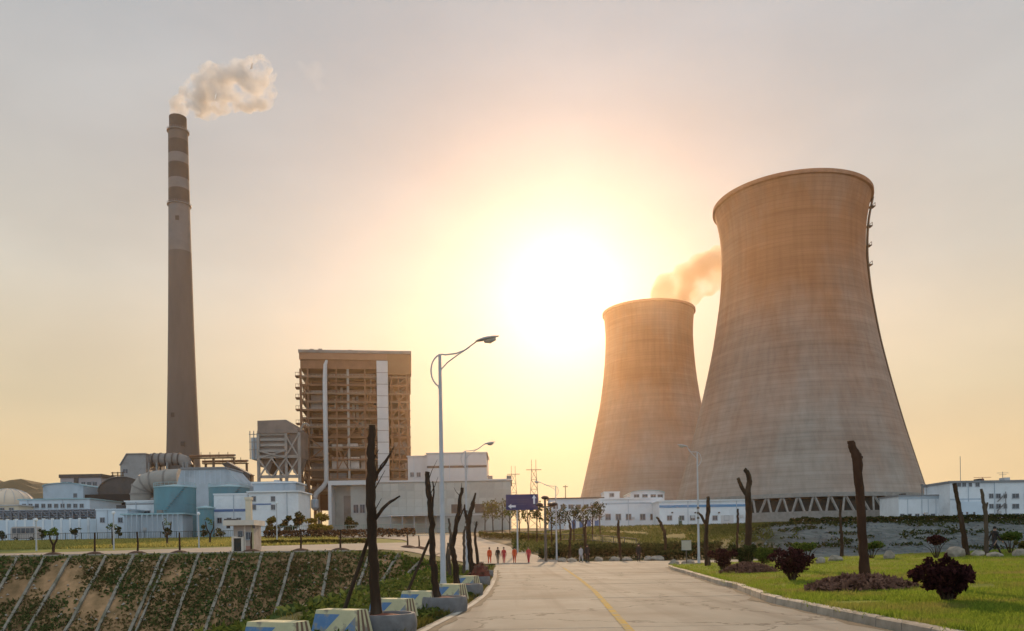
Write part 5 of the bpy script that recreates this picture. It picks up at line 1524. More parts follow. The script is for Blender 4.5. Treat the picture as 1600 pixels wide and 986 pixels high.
hedge('dark scrub along the top of the grey bank right of the lawn', xat(1235, 119), xat(1640, 119), 119, .9, 1.6, l_dark, 4200, .26)
# saplings in earth beds along the bank road
def sapling(label, px, py, top, Y, fork=False, leafy=0, mat=None):
    q = U(px, py, Y); p = Vector((q.x, Y, ground(q.x, Y) + .05)); k = Y / F; h = (py - top) * k
    t = thing('sapling', label, 'tree', p)
    bed_mound(t, p, .95, .28, m_soilbed, 0, .8, 'earth_bed')
    mb = MB(); w = .085
    if fork:
        mb.tube([p, p + Vector((.05, 0, h * .42))], [w * 1.7, w * 1.4], 7); mb.build('trunk', m_bark, t)
        for s in (-1, .9):
            mb = MB(); a = p + Vector((.05, 0, h * .40)); mb.tube([a, a + Vector((s * h * .16, .05, h * .30)), a + Vector((s * h * .2, 0, h * .6))], [w * 1.2, w, w * .7], 6); mb.build('limb', m_bark, t)
    else:
        mb.tube([p, p + Vector((rnd.uniform(-.05, .05), 0, h * .5)), p + Vector((rnd.uniform(-.08, .08), 0, h))], [w * 1.15, w, w * .75], 7); mb.build('trunk', m_bark, t)
    if leafy:
        cl = [(tuple(p + Vector((rnd.uniform(-.5, .5), rnd.uniform(-.4, .4), h * rnd.uniform(.85, 1.15)))), (.35, .3, .25)) for _ in range(4)]
        leaf_object('crown', clump_points(cl, leafy), .16, mat or l_green, t)
for a in (('forked sapling with small green tufts at the left end of the bank road', 83, 866, 832, 73, True, 160),
          ('straight leafless sapling second along the bank road from the left', 148, 866, 832, 73),
          ('straight leafless sapling between the two forked ones', 215, 866, 832, 73),
          ('dark straight sapling left of the guard booth', 281, 866, 834, 73),
          ('thin sapling right beside the guard booth', 393, 860, 830, 73.5),
          ('sapling second to the right of the guard booth', 470, 860, 826, 73.5),
          ('sapling in a bed just left of the tallest bare trunk', 532, 858, 826, 73.5),
          ('thin sapling beyond the tallest bare trunk', 637, 852, 830, 84),
          ('thin sapling left of the crooked second trunk', 655, 850, 830, 86),
          ('forked sapling out on the field near the tanks', 261, 858, 822, 112, True, 60),
          ('leaning sapling on the field left of the booth', 328, 853, 818, 112, True, 60),
          ('small sapling with a green tuft on the left field', 176, 858, 826, 104, False, 90)):
    sapling(*a)
# ------------------------------------------------------------------ street furniture
m_lamp = M('lamp_grey_paint', (.40,.41,.43), .5, .1, 2, spec=.4, dirt=(.25,.2,.15), dscale=1.0, dlo=.6, dhi=.8)
m_lampband = M('lamp_dark_band', (.10,.085,.07), .6, .1, 2)
m_lens = glass_mat('lamp_lens', (.35,.34,.30), .3)
def street_lamp(label, px, py_base, Y, H, side, arm=2.45, base_z=None, group=None, bands=False):
    q = U(px, py_base, Y); p = Vector((q.x, Y, ground(q.x, Y) if base_z is None else base_z))
    t = thing('street_lamp', label, 'street lamp', p, group)
    mb = MB(); mb.tube([p, p + Vector((0,0,.5)), p + Vector((0,0,.55)), p + Vector((0,0,H))], [.115, .11, .095, .05], 12); mb.build('pole', m_lamp, t, smooth=True)
    mb = MB(); mb.box(p.x-.2, p.x+.2, p.y-.2, p.y+.2, p.z-.05, p.z+.03)
    for sx in (-.15,.15):
        for sy in (-.15,.15): mb.box(p.x+sx-.02, p.x+sx+.02, p.y+sy-.02, p.y+sy+.02, p.z+.03, p.z+.08)
    mb.build('base_plate', m_lampband, t)
    s = side; top = p + Vector((0,0,H))
    # hoop that leaves the pole on one side, curls up over it and runs out to the lantern
    pts = []
    for k in range(13):
        a = R(-112 - k * 14.5)
        pts.append(top + Vector((s * (.08 + .38 * math.cos(a)) , 0, -.62 + .55 * math.sin(a) + .07)))
    pts = [Vector((p.x, p.y, top.z - 1.22))] + pts + [top + Vector((s*.55, 0, .02)), top + Vector((s*(.55 + (arm-.55)*.4), 0, .12)), top + Vector((s*arm, 0, .42))]
    mb = MB(); mb.tube(pts, .026, 6); mb.build('arm_hoop', m_lamp, t, smooth=True)
    mb = MB(); mb.tube([top + Vector((0,0,-.55)), top + Vector((s*.25,0,-.28)), top + Vector((s*.3+s*.25*arm,0,-.02)), top + Vector((s*arm*.8,0,.22))], .022, 6); mb.build('arm_brace', m_lamp, t, smooth=True)
    e = top + Vector((s*arm, 0, .42)); d = Vector((s*.97, 0, .2)).normalized(); u = Vector((0,0,1))
    mb = MB(); n = 8; rows = []
    for k in range(n + 1):
        f = k / n; w = .04 + .12 * math.sin(math.pi * min(1, f*1.05 + .03)) ** .7; hgt = .025 + .06 * math.sin(math.pi * min(1, f + .04)) ** .8
        c = e + d * (f * .8 - .05)
        rows.append([c + Vector((0, w*math.cos(a), 0)) + u * (hgt*math.sin(a) if math.sin(a) > 0 else hgt*.35*math.sin(a)) for a in np.linspace(0, 2*math.pi, 10, endpoint=False)])
    for a, b in zip(rows, rows[1:]):
        for k in range(10): mb.face([a[k], a[(k+1)%10], b[(k+1)%10], b[k]])
    mb.face(rows[0][::-1]); mb.face(rows[-1]); mb.build('lantern', m_lamp, t, smooth=True)
    mb = MB(); c = e + d * .44; mb.tube([c + u*-.06 - d*.2, c + u*-.075, c + u*-.06 + d*.2], [.05,.1,.05], 8); mb.build('lens', m_lens, t, smooth=True)
    if bands:
        for z in (H*.40, H*.445, H*.49): 
            mb = MB(); mb.tube([p + Vector((0,0,z)), p + Vector((0,0,z+.16))], .098, 12); mb.build('band', m_lampband, t)
    return p
street_lamp('nearest pale street lamp, standing behind the second planter with its arm reaching right', 693, 931, 26.5, 8.1, 1, arm=1.25, base_z=0)
street_lamp('second street lamp behind the bare trunks before the clad hall', 730, 893, 54.0, 8.25, 1, arm=1.3, base_z=0, bands=True)
street_lamp('white street lamp left of the lawn with its arm reaching left', 1092, 880, 60.6, 8.55, -1, arm=.75, base_z=.16, bands=True)
street_lamp('distant street lamp at the roadside right of the sign', 870, 875, 90.0, 8.4, -1, arm=1.7)
for lab, px, py, top, Y in (('thin pale lamp post at the far left beyond the bank road', 57, 864, 817, 92), ('thin pale lamp post right of the left field sapling', 178, 862, 806, 92), ('thin pale lamp post below the teal tanks', 311, 858, 806, 94), ('thin pale lamp post right of the guard booth', 433, 850, 788, 110)):
    q = U(px, py, Y); p = Vector((q.x, Y, ground(q.x, Y))); h = (py - top) * Y / F
    t = thing('lamp_post', lab, 'lamp post', p)
    mb = MB(); mb.tube([p - Vector((0,0,.1)), p + Vector((0,0,h))], [.10, .06], 8); mb.build('pole', m_lamp, t)
    mb = MB(); mb.lathe([(.02,h-.05),(.17,h),(.2,h+.16),(.12,h+.3),(.01,h+.34)], 10, p, cap0=True); mb.build('lantern', m_white, t)
# lantern cluster post
def lantern_post():
    Y = 88.0; q = U(853, 878, Y); p = Vector((q.x, Y, ground(q.x, Y))); H = 7.0
    t = thing('lantern_post', 'dark post with a cluster of round lanterns near its top', 'lamp post', p)
    mb = MB(); mb.tube([p - Vector((0,0,.2)), p + Vector((0,0,H))], [.17, .12], 10); mb.build('pole', m_lampband, t)
    m_globe = M('dark_globe', (.045,.03,.028), .5, .1, 2)
    for dx, dz in ((0, .05), (-.62, -.72), (.68, -.72), (1.0, -.68)):
        mb = MB(); c = p + Vector((dx, 0, H + dz)); mb.lathe([(.05,-.22),(.34,-.12),(.44,.02),(.3,.16),(.03,.24)], 14, c, cap0=True, cap1=True); mb.build('lantern', m_globe, t, smooth=True)
    mb = MB(); mb.tube([p + Vector((-.7,0,H-.95)), p + Vector((1.05,0,H-.95))], .06, 6); mb.build('crossarm', m_lampband, t)
lantern_post()
# blue direction sign
def road_sign():
    Y = 104.0; q = U(809, 866, Y); p = Vector((q.x, Y, ground(q.x, Y)))
    t = thing('road_sign', 'blue direction sign with white arrows on a slim grey post', 'road sign', p)
    x0, x1 = xat(790.5, Y, 785), xat(840.5, Y, 785); z0, z1 = zat(815, 797, Y), zat(815, 772.5, Y)
    m_sb = M('sign_blue', (.010,.026,.11), .5, .08, 1); m_sw = M('sign_white', (.62,.65,.70), .5, .05, 2); m_sl = M('sign_faint_lines', (.03,.05,.13), .5, .1, 2)
    mb = MB(); mb.tube([p - Vector((0,0,.3)), Vector((p.x, Y + .12, z1 - .1))], [.11,.085], 10); mb.build('post', m_lamp, t, smooth=True)
    box_part('panel', m_sb, t, x0, x1, Y - .05, Y + .02, z0, z1)
    def flat(name, poly, m):
        mb = MB(); mb.prism(poly, Y - .068, Y - .054); return mb.build(name, m, t)
    ax, az = xat(800, Y, 791), zat(800, 791.2, Y); w, h = .52, .17
    flat('arrow', [(ax - w, az), (ax - .1, az + h*1.9), (ax - .1, az + h*.75), (ax + w*.95, az + h*.75), (ax + w*.95, az - h*.75), (ax - .1, az - h*.75), (ax - .1, az - h*1.9)][::-1], m_sw)
    bx, bz = xat(834.5, Y, 779), zat(834.5, 780.2, Y)
    flat('arrow', [(bx - .12, bz - .6), (bx - .12, bz + .15), (bx - .3, bz + .12), (bx, bz + .58), (bx + .3, bz + .12), (bx + .12, bz + .15), (bx + .12, bz - .6)], m_sw)
    for k, py in enumerate((780, 784, 788)): box_part('faint_line', m_sl, t, xat(797 + 3*k, Y, 785), xat(826 - 2*k, Y, 785), Y - .06, Y - .0505, zat(815, py + .8, Y), zat(815, py, Y))
    for k in (.25, .75): box_part('bracket', m_lamp, t, x0 + .1, x1 - .1, Y + .021, Y + .1, z0 + (z1-z0)*k, z0 + (z1-z0)*k + .08)
road_sign()
def notice_board():
    Y = 62.5; q = U(1073, 882, Y); p = Vector((q.x, Y, ground(q.x, Y)))
    t = thing('notice_board', 'small blank pale notice board on a thin post left of the white lamp', 'notice board', p)
    x0, x1 = xat(1065, Y, 852), xat(1080, Y, 852); z0, z1 = zat(1073, 859, Y), zat(1073, 845, Y)
    box_part('post', m_lampband, t, p.x - .035, p.x + .035, Y + .03, Y + .1, p.z - .1, z1 - .05)
    box_part('panel', M('notice_cream', (.38,.37,.30), .7, .1, 2), t, x0, x1, Y - .02, Y + .028, z0, z1)
    for b in ((x0 - .02, x1 + .02, z1, z1 + .03), (x0 - .02, x1 + .02, z0 - .03, z0)): box_part('rim', m_frame, t, b[0], b[1], Y - .03, Y + .03, b[2], b[3])
notice_board()
# guard booth
def guard_booth():
    Y = 74.5; X = lambda px: xat(px, Y, 840); Z = lambda py: zat(383, py, Y); zb = ground(X(383), Y)
    t = thing('guard_booth', 'small cream guard booth with a flat overhanging roof on the bank road', 'booth', (X(383), Y, zb))
    m_booth = M('booth_render', (.40,.345,.30), .85, .12, 1.2, dirt=(.24,.20,.17), dscale=.8)
    m_bp = M('booth_pale', (.58,.53,.45), .8, .08, 1)
    x0, x1 = X(365), X(396)
    box_part('wall', m_booth, t, x0, x1, Y, Y + 2.3, zb - .2, Z(821))
    box_part('roof', m_bp, t, X(353), X(401), Y - .75, Y + 2.6, Z(821), Z(813))
    box_part('roof_sign_frame', m_darkmetal, t, X(352), X(374), Y - .3, Y - .2, Z(812.9), Z(810.5))
    box_part('corner_post', M('booth_yellow', (.42,.38,.22), .8, .1, 1), t, X(393), X(396.5), Y - .06, Y - .003, zb - .1, Z(821.1))
    box_part('corner_post', m_bp, t, X(382), X(384), Y - .06, Y - .003, zb - .1, Z(821.1))
    box_part('plinth', M('booth_plinth', (.35,.19,.14), .85, .1, 2), t, X(384) + .01, X(393) - .01, Y - .05, Y - .003, zb - .1, Z(853))
    window_at(t, X(388.5), Z(843), X(392) - X(385), Z(832) - Z(843), Y)
    window_at(t, X(376), Z(838), X(379.5) - X(373), Z(830) - Z(838), Y)
    d = box_part('door', M('booth_door_dark', (.018,.022,.02), .6, .2, 1), t, X(365.5) + .05, X(377), Y - .09, Y - .045, zb, Z(841))
    for a, b in ((X(362.5), X(365.5)), (X(377.5), X(381.5))): box_part('door_frame', m_bp, t, a, b, Y - .14, Y - .07, zb - .1, Z(838))
    box_part('door_frame', m_bp, t, X(365.5) + .01, X(377.5) - .01, Y - .14, Y - .07, Z(840.9), Z(838))
    box_part('floodlight', m_darkmetal, t, X(357), X(361), Y - .5, Y - .2, Z(825.5), Z(821.3))
    box_part('floodlight', m_darkmetal, t, X(397), X(400), Y - .5, Y - .2, Z(826), Z(821.3))
guard_booth()
# fences
def fence(label, A, B, h, pitch, mat, rails, wires):
    A, B = Vector((*A, 0)), Vector((*B, 0)); L = (B - A).length; n = int(L / pitch); d = (B - A) / L
    g = lambda f: Vector((A.x + (B.x-A.x)*f, A.y + (B.y-A.y)*f, 0))
    p0 = g(.5); t = thing('fence', label, 'fence', (p0.x, p0.y, ground(p0.x, p0.y)))
    P = []
    for k in range(n + 1):
        q = g(k / n); q.z = ground(q.x, q.y); P.append(q)
        mb = MB(); mb.beam(q - Vector((0,0,.3)), q + Vector((0,0,h)), .12); mb.build('post', mat, t)
    for f in rails:
        mb = MB()
        for a, b in zip(P, P[1:]): mb.beam(a + Vector((0,0,h*f)), b + Vector((0,0,h*f)), .09)
        mb.build('rail', mat, t)
    mb = MB()
    for a, b in zip(P, P[1:]):
        for k in range(1, wires):
            q = a.lerp(b, k / wires); mb.beam(q + Vector((0,0,h*.08)), q + Vector((0,0,h*.94)), .035)
    o = mb.build('bars', mat, t); o['kind'] = 'stuff'
m_fgreen = M('fence_pale_green', (.22,.29,.25), .6, .15, 2); m_fdark = M('fence_dark_green', (.045,.055,.05), .6, .2, 2)
fence('dark railing fence at the far edge of the left field', (-112, 164), (-57, 166), 1.6, 3.2, m_fdark, (.05, .95), 9)
fence('pale green railing fence beyond the left road before the clad hall', (xat(405, 152), 150), (xat(700, 152), 156), 2.4, 3.2, m_fgreen, (.05, .55, .95), 8)
fence('low fence right of the uphill road under the young trees', (xat(752, 166), 164), (xat(935, 160), 112), 1.1, 3.0, m_fdark, (.2, .95), 5)
# bus parked before the white wall
def bus():
    Y = 176.0; X = lambda px: xat(px, Y, 825); zb = ground(X(36), Y); L0, L1 = X(16), X(57)
    t = thing('parked_bus', 'pale minibus with dark windows parked before the white wall', 'bus', (X(36), Y, zb))
    m_bus = M('bus_cream_paint', (.42,.37,.34), .45, .06, .5, spec=.5); k = .35
    mb = MB(); mb.prism([(L0, zb + .45), (L1, zb + .45), (L1, zb + 1.7), (L1 - .15, zb + 2.9), (L1 - .6, zb + 3.1), (L0 + .5, zb + 3.1), (L0 + .1, zb + 2.8), (L0, zb + 1.7)][::-1], Y, Y + 2.2); mb.build('body', m_bus, t)
    n = 5; a = L0 + .35; w = (L1 - .45 - a) / n
    for q in range(n): box_part('window', m_pane, t, a + q*w + .06, a + (q+1)*w - .06, Y - .03, Y - .003, zb + 1.65, zb + 2.75)
    for x in (L0 + 1.1, L1 - 1.2):
        mb = MB(); mb.tube([(x, Y - .04, zb + .42), (x, Y + .25, zb + .42)], .42, 16); w_ = mb.build('wheel', M('tyre_rubber', (.02,.02,.02), .9, .1, 3), t)
        mb = MB(); mb.tube([(x, Y - .07, zb + .42), (x, Y - .045, zb + .42)], .22, 12); mb.build('hub', m_steel, w_)
    box_part('bumper', m_darkmetal, t, L0 - .1, L1 + .1, Y + .1, Y + 2.1, zb + .38, zb + .449)
bus()

# ------------------------------------------------------------------ planters, painted blocks, bare trees along the road
m_plant = M('planter_concrete', (.17,.165,.165), .85, .2, 3, dirt=(.10,.095,.09), dscale=2)
m_redsoil = M('red_soil', (.15,.045,.028), .95, .3, 8, bstr=.8, bdist=.03)
def planter(label, px, py, Y, dia, h=.44, name='round_planter'):
    q = U(px, py, Y); p = Vector((q.x, Y, ground(q.x, Y))); r = dia / 2
    t = thing(name, label, 'planter', p)
    mb = MB(); mb.lathe([(r*.93, -.1), (r*.97, .02), (r, h*.3), (r*1.0, h*.62), (r*.97, h*.9), (r*.94, h), (r*.84, h), (r*.82, h*.9), (r*.82, h*.55)], 36, p); mb.build('ring', m_plant, t, smooth=True)
    mb = MB(); mb.lathe([(r*.835, h*.78), (r*.5, h*.9), (r*.2, h*.98), (.01, h)], 28, p); mb.build('soil', m_redsoil, t, smooth=True)
    return p, h
p1, h1 = planter('nearest round grey planter with red soil under the tallest bare trunk', 601, 985, 15.3, 1.25, .38)
p2, h2 = planter('round grey planter before the nearest street lamp', 695, 948, 20.4, 1.17, .38)
p3, h3 = planter('third round planter along the road, beyond the lamp foot', 728, 922, 27.4, 1.2, .38)
p4, h4 = planter('fourth round planter with a heap of red soil', 745, 906, 34.8, 1.2, .38)
p5, h5 = planter('farthest round planter near the road bend', 754, 895, 44.0, 1.2, .38)
bed_mound(thing('soil_heap', 'small heap of reddish soil on the fourth round planter', 'soil heap', p4 + Vector((.1, .1, h4 + .004))), p4 + Vector((.1, .1, h4 + .02)), .5, .55, m_redsoil, 60)
def at_planter(p, h): return p.y, p.z + h * .9
Y, bz = at_planter(p1, h1)
bare_tree('tallest black bare trunk at the left, rising from the nearest planter', [(588, 972), (585, 920), (583, 860), (580, 800), (580, 740), (580, 700), (581, 664)], [19, 16, 15, 15, 14, 12, 10], Y,
          [([(583, 757), (592, 738), (603, 722), (616, 697)], [4, 3.2, 3, 2]), ([(584, 745), (596, 727), (613, 705)], [3, 2.4, 1.8]), ([(585, 812), (597, 796), (610, 784), (625, 775)], [6, 5, 4.5, 2.5]), ([(580, 795), (574, 790)], [7, 5])], m_bark, 11, base=bz, jit=.015, twigs=3)
Y, bz = at_planter(p2, h2)
bare_tree('crooked black bare trunk just left of the nearest street lamp', [(683, 935), (679, 900), (675, 860), (675, 820), (672, 785), (668, 760), (668, 737)], [13, 11, 10, 9, 9, 8, 7], Y, [([(675, 800), (678, 770), (676, 752)], [3, 2.5, 2])], m_bark, 9, base=bz, jit=.02, twigs=3)
Y, bz = at_planter(p3, h3)
bare_tree('bare trunk leaning right, third along the road', [(715, 908), (711, 880), (707, 855), (712, 825), (717, 795), (722, 762)], [10, 9, 8, 7, 6, 5], Y, [([(713, 822), (720, 805), (727, 790)], [3, 2.5, 1.5])], m_bark, 8, base=bz, jit=.02, twigs=3)
Y, bz = at_planter(p4, h4)
bare_tree('forked bare trunk, fourth along the road', [(739, 898), (735, 870), (733, 845), (731, 820), (735, 800), (739, 785), (743, 770)], [9, 8.5, 8, 8, 7, 5, 2.5], Y, [([(731, 818), (727, 800), (726, 788)], [6, 4, 2]), ([(735, 800), (740, 792), (741, 778)], [5, 4, 2])], m_bark, 8, base=bz, jit=.02, twigs=3)
Y, bz = at_planter(p5, h5)
bare_tree('thin bare trunk behind the forked one', [(747, 890), (745, 860), (742, 835), (745, 815)], [6, 5, 4, 3], Y, [], m_bark, 7, base=bz, jit=.03, twigs=3)
for k, (a, b, Y, lab) in enumerate((([(704, 905), (702, 870), (704, 835), (701, 810)], [5, 4.5, 4, 3], 44, 'thin trunk between the lamp and the leaning trunk'), ([(724, 896), (726, 865), (724, 840), (727, 822)], [5, 4, 4, 3], 48, 'thin trunk between the leaning and the forked trunks'), ([(699, 898), (698, 870), (700, 848)], [4, 3.5, 2.5], 52, 'thin stub of a trunk right behind the nearest lamp'))):
    q = U(*a[0], Y); bare_tree(lab, a, b, Y, [], m_bark2, 6, base=ground(q.x, Y), jit=.03)
# slanting props
for lab, a, b, Y0, Y1 in (('slanting wooden prop leaning left from the tallest bare trunk', (527, 955), (581, 826), 16.4, 15.5), ('slanting wooden prop leaning left from the crooked bare trunk', (624, 934), (672, 842), 21.4, 20.6)):
    A, B = U(*a, Y0), U(*b, Y1); A.z = min(A.z, ground(A.x, A.y) + .0) - .05
    mb = MB(); mb.tube([A, A.lerp(B, .5), B], [.045, .04, .035], 7); o = mb.build('wooden_prop', m_bark, None, True, base=tuple(A)); tag(o, lab, 'prop')

m_bblue = M('block_blue_paint', (.10,.20,.36), .75, .15, 4, dirt=(.24,.24,.22), dscale=4, dlo=.50, dhi=.60)
m_bcream = M('block_cream_paint', (.50,.46,.28), .8, .12, 4, dirt=(.25,.22,.17), dscale=3.5, dlo=.52, dhi=.62)
m_bbrown = M('block_brown_paint', (.16,.10,.07), .8, .15, 4)
def make_block(L=1.02, Wd=.60, H=.54):
    b = lambda x, y, z: Vector((x, y, z))
    ti, tw = .07, .12
    def long_pt(s, u, v):
        x = (-L/2 + ti*v) + u * (L - 2*ti*v); return b(x * (1 if s < 0 else -1), s * (Wd/2 - tw*v), H*v)
    def end_pt(s, u, v):
        y = (-(Wd/2 - tw*v)) + u * 2*(Wd/2 - tw*v); return b(s*(L/2 - ti*v), y*s, H*v)
    mb = MB()
    for s in (-1, 1):
        for poly, m in (([(0,0),(.16,0),(.62,.86),(0,.86)], 0), ([(.16,0),(.58,0),(1,.8),(1,.86),(.62,.86)], 1), ([(.58,0),(1,0),(1,.8)], 0), ([(0,.86),(.62,.86),(1,.86),(1,1),(0,1)], 1)):
            mb.face([long_pt(s, *q) for q in poly], m)
        n = 7
        for k in range(n): mb.face([end_pt(s, k/n, 0), end_pt(s, (k+1)/n, 0), end_pt(s, (k+1)/n, 1), end_pt(s, k/n, 1)], 1 if k % 2 == 0 else 2)
    mb.face([b(-L/2+ti, -(Wd/2-tw), H), b(L/2-ti, -(Wd/2-tw), H), b(L/2-ti, Wd/2-tw, H), b(-L/2+ti, Wd/2-tw, H)], 1)
    mb.face([b(-L/2, Wd/2, 0), b(L/2, Wd/2, 0), b(L/2, -Wd/2, 0), b(-L/2, -Wd/2, 0)], 1)
    o = mb.build('painted_block', [m_bblue, m_bcream, m_bbrown])
    bv = o.modifiers.new('edge', 'BEVEL'); bv.width = .018; bv.segments = 2; bv.limit_method = 'ANGLE'
    return o
blk = make_block(); first = True
for lab, px, Y, rot in (('blue and cream painted concrete block at the bottom edge, leftmost in the row', 434, 12.3, -22), ('blue and cream painted concrete block just left of the tallest trunk', 534, 14.6, -25), ('blue and cream painted concrete block right behind the nearest planter', 614, 17.6, -24), ('blue and cream painted concrete block against the second planter', 657, 20.6, -26), ('pale painted block at the foot of the nearest street lamp', 704, 24.4, -28), ('pale painted block behind the third planter', 730, 31.5, -30)):
    o = blk if first else blk.copy()
    if not first: COL.objects.link(o)
    first = False
    q = U(px, 960, Y); o.location = (q.x, Y, ground(q.x, Y) - .02); o.rotation_euler = (0, 0, R(rot)); tag(o, lab, 'concrete block', 'painted concrete blocks along the roadside')

# ------------------------------------------------------------------ people
m_skin = M('skin', (.36,.21,.145), .6, .08, 8)
m_hairb = M('black_hair', (.012,.010,.010), .6, .2, 9)
def clothes(name, col): return M(name, col, .9, .15, 6, bstr=.3)
c_red = clothes('red_overalls', (.62,.075,.02)); c_red2 = clothes('crimson_overalls', (.48,.045,.05)); c_blk = clothes('black_clothes', (.018,.018,.02)); c_grey = clothes('pale_grey_jacket', (.38,.38,.40)); c_trou = clothes('dark_trousers', (.03,.03,.035)); c_khaki = clothes('khaki_trousers', (.13,.11,.08)); c_shoe = clothes('dark_shoes', (.015,.013,.012))
def person(label, p, face_deg, top_m, leg_m, stride=.25, H=1.70, cap=None, bag=False):
    """a walking figure grown from a jointed skeleton; local +y is the way it walks"""
    V, E, Rd = [], [], []
    def v(x, y, z, r, parent=None):
        V.append((x, y, z)); Rd.append(r if isinstance(r, tuple) else (r, r))
        if parent is not None: E.append((parent, len(V) - 1))
        return len(V) - 1
    s = stride
    pel = v(0, 0, .93, (.145, .105)); sp = v(0, .01, 1.10, (.135, .10), pel); ch = v(0, .02, 1.30, (.165, .115), sp); nk0 = v(0, .02, 1.42, (.085, .075), ch)
    nk = v(0, .03, 1.49, .052, nk0); hb = v(0, .045, 1.555, (.070, .078), nk); hm = v(0, .045, 1.63, (.078, .092), hb); ht = v(0, .035, 1.70, (.062, .072), hm)
    ns = v(0, .135, 1.60, .014, hm)
    for sd, ph in ((-1, 1), (1, -1)):
        hp = v(sd*.095, 0, .86, .098, pel); f = ph * s
        kn = v(sd*.10, f*.62 + .03, .50, .066, hp); ank = v(sd*.105, f*1.15 - (.06 if f < 0 else 0), .09 + (.06 if f < 0 else 0), .042, kn)
        hl = v(sd*.11, f*1.15 + .06 - (.06 if f < 0 else 0), .045 + (.02 if f < 0 else 0), .040, ank); v(sd*.12, f*1.15 + .17 - (.06 if f < 0 else 0), .035, .034, hl)
        sh = v(sd*.175, .01, 1.375, .062, nk0); a = -ph * s * .7
        el = v(sd*.225, a*.45 - .02, 1.10, .046, sh); wr = v(sd*.235, a*.9 + .06, .87, .032, el); pm = v(sd*.235, a*1.0 + .085, .80, (.036, .022), wr)
        for q, (dy, ln) in enumerate(((.030, .070), (.012, .080), (-.007, .074), (-.025, .058))):
            k1 = v(sd*.238, a*1.0 + .09 + dy, .755, .0105, pm); k2 = v(sd*.226, a*1.0 + .10 + dy, .755 - ln*.55, .009, k1); v(sd*.205, a*1.0 + .105 + dy, .755 - ln*.9, .0075, k2)
        t1 = v(sd*.215, a*1.0 + .135, .795, .0115, pm); v(sd*.20, a*1.0 + .15, .76, .0095, t1)
    me = bpy.data.meshes.new('person'); me.from_pydata(V, E, [])
    o = bpy.data.objects.new('person', me); COL.objects.link(o)
    sk = o.modifiers.new('s', 'SKIN'); sk.use_smooth_shade = True
    sl = me.skin_vertices[0].data
    for i, r in enumerate(Rd): sl[i].radius = (r[0] * (1.16 if r[0] > .03 else 1), r[1] * (1.14 if r[0] > .03 else 1)); sl[i].use_root = (i == 0)
    ss = o.modifiers.new('u', 'SUBSURF'); ss.levels = 1; ss.render_levels = 1
    dg = bpy.context.evaluated_depsgraph_get(); dg.update()
    ev = bpy.data.meshes.new_from_object(o.evaluated_get(dg)); o.modifiers.clear(); o.data = ev; ev.name = 'person'
    ev.transform(Matrix.Scale(H / 1.76, 4))
    k = H / 1.76; ev.materials.clear()
    for m in (top_m, leg_m, m_skin, c_shoe): ev.materials.append(m)
    for f in ev.polygons:
        c = f.center / k
        f.material_index = 2 if (c.z > 1.485 or (abs(c.x) > .17 and c.z < .855 and c.z > .6)) else 3 if c.z < .10 else 1 if c.z < .93 else 0
        f.use_smooth = True
    o.location = p; o.rotation_euler = (0, 0, R(face_deg)); tag(o, label, 'person')
    mb = MB()                                              # hair or cap over the skull
    n = 12; prof = [(.097, 1.600), (.101, 1.65), (.094, 1.70), (.07, 1.745), (.03, 1.768), (.004, 1.772)]
    mb.lathe([(r*k, z*k) for r, z in prof], n, (0, .03*k, 0), cap1=True)
    if cap: mb.box(-.07*k, .07*k, .10*k, .20*k, 1.665*k, 1.678*k)
    hobj = mb.build('cap' if cap else 'hair', cap or m_hairb, None, smooth=True); hobj.parent = o
    return o
def on_ground(px, Y): q = U(px, 880, Y); return Vector((q.x, Y, max(ground(q.x, Y), 0 if Y < 83.9 else -9) + (.09 if Y > 84 else 0)))
person('person in red overalls walking leftmost of the group on the road', on_ground(765, 83), 8, c_red, c_red, .18)
person('person in a black jacket and khaki trousers between the red overalls', on_ground(778, 83.5), -10, c_blk, c_khaki, .16)
person('person in crimson overalls walking close beside the black jacket', on_ground(787.5, 82.8), 172, c_red2, c_red2, .15)
person('person in orange red overalls walking fourth in the group', on_ground(804, 83.2), -6, c_red, c_red, .12)
person('person in crimson overalls walking rightmost of the group, apart from the rest', on_ground(826, 82.5), 165, c_red2, c_red2, .20)
person('person in a pale grey jacket at the far edge of the junction', on_ground(908, 83.4), 20, c_grey, c_grey, .14)
person('tall person all in black standing beside the pale grey jacket', on_ground(918, 80.5), 5, c_blk, c_blk, .12, 1.86)
person('lone person all in black at the junction edge', on_ground(998, 80.5), -15, c_blk, c_blk, .12, 1.86)
pm = hit(1554, 867, lawn_z)
person('man in black with a cap striding right at the back of the lawn', pm, -82, c_blk, c_trou, .44, 1.74, cap=c_blk, bag=True)
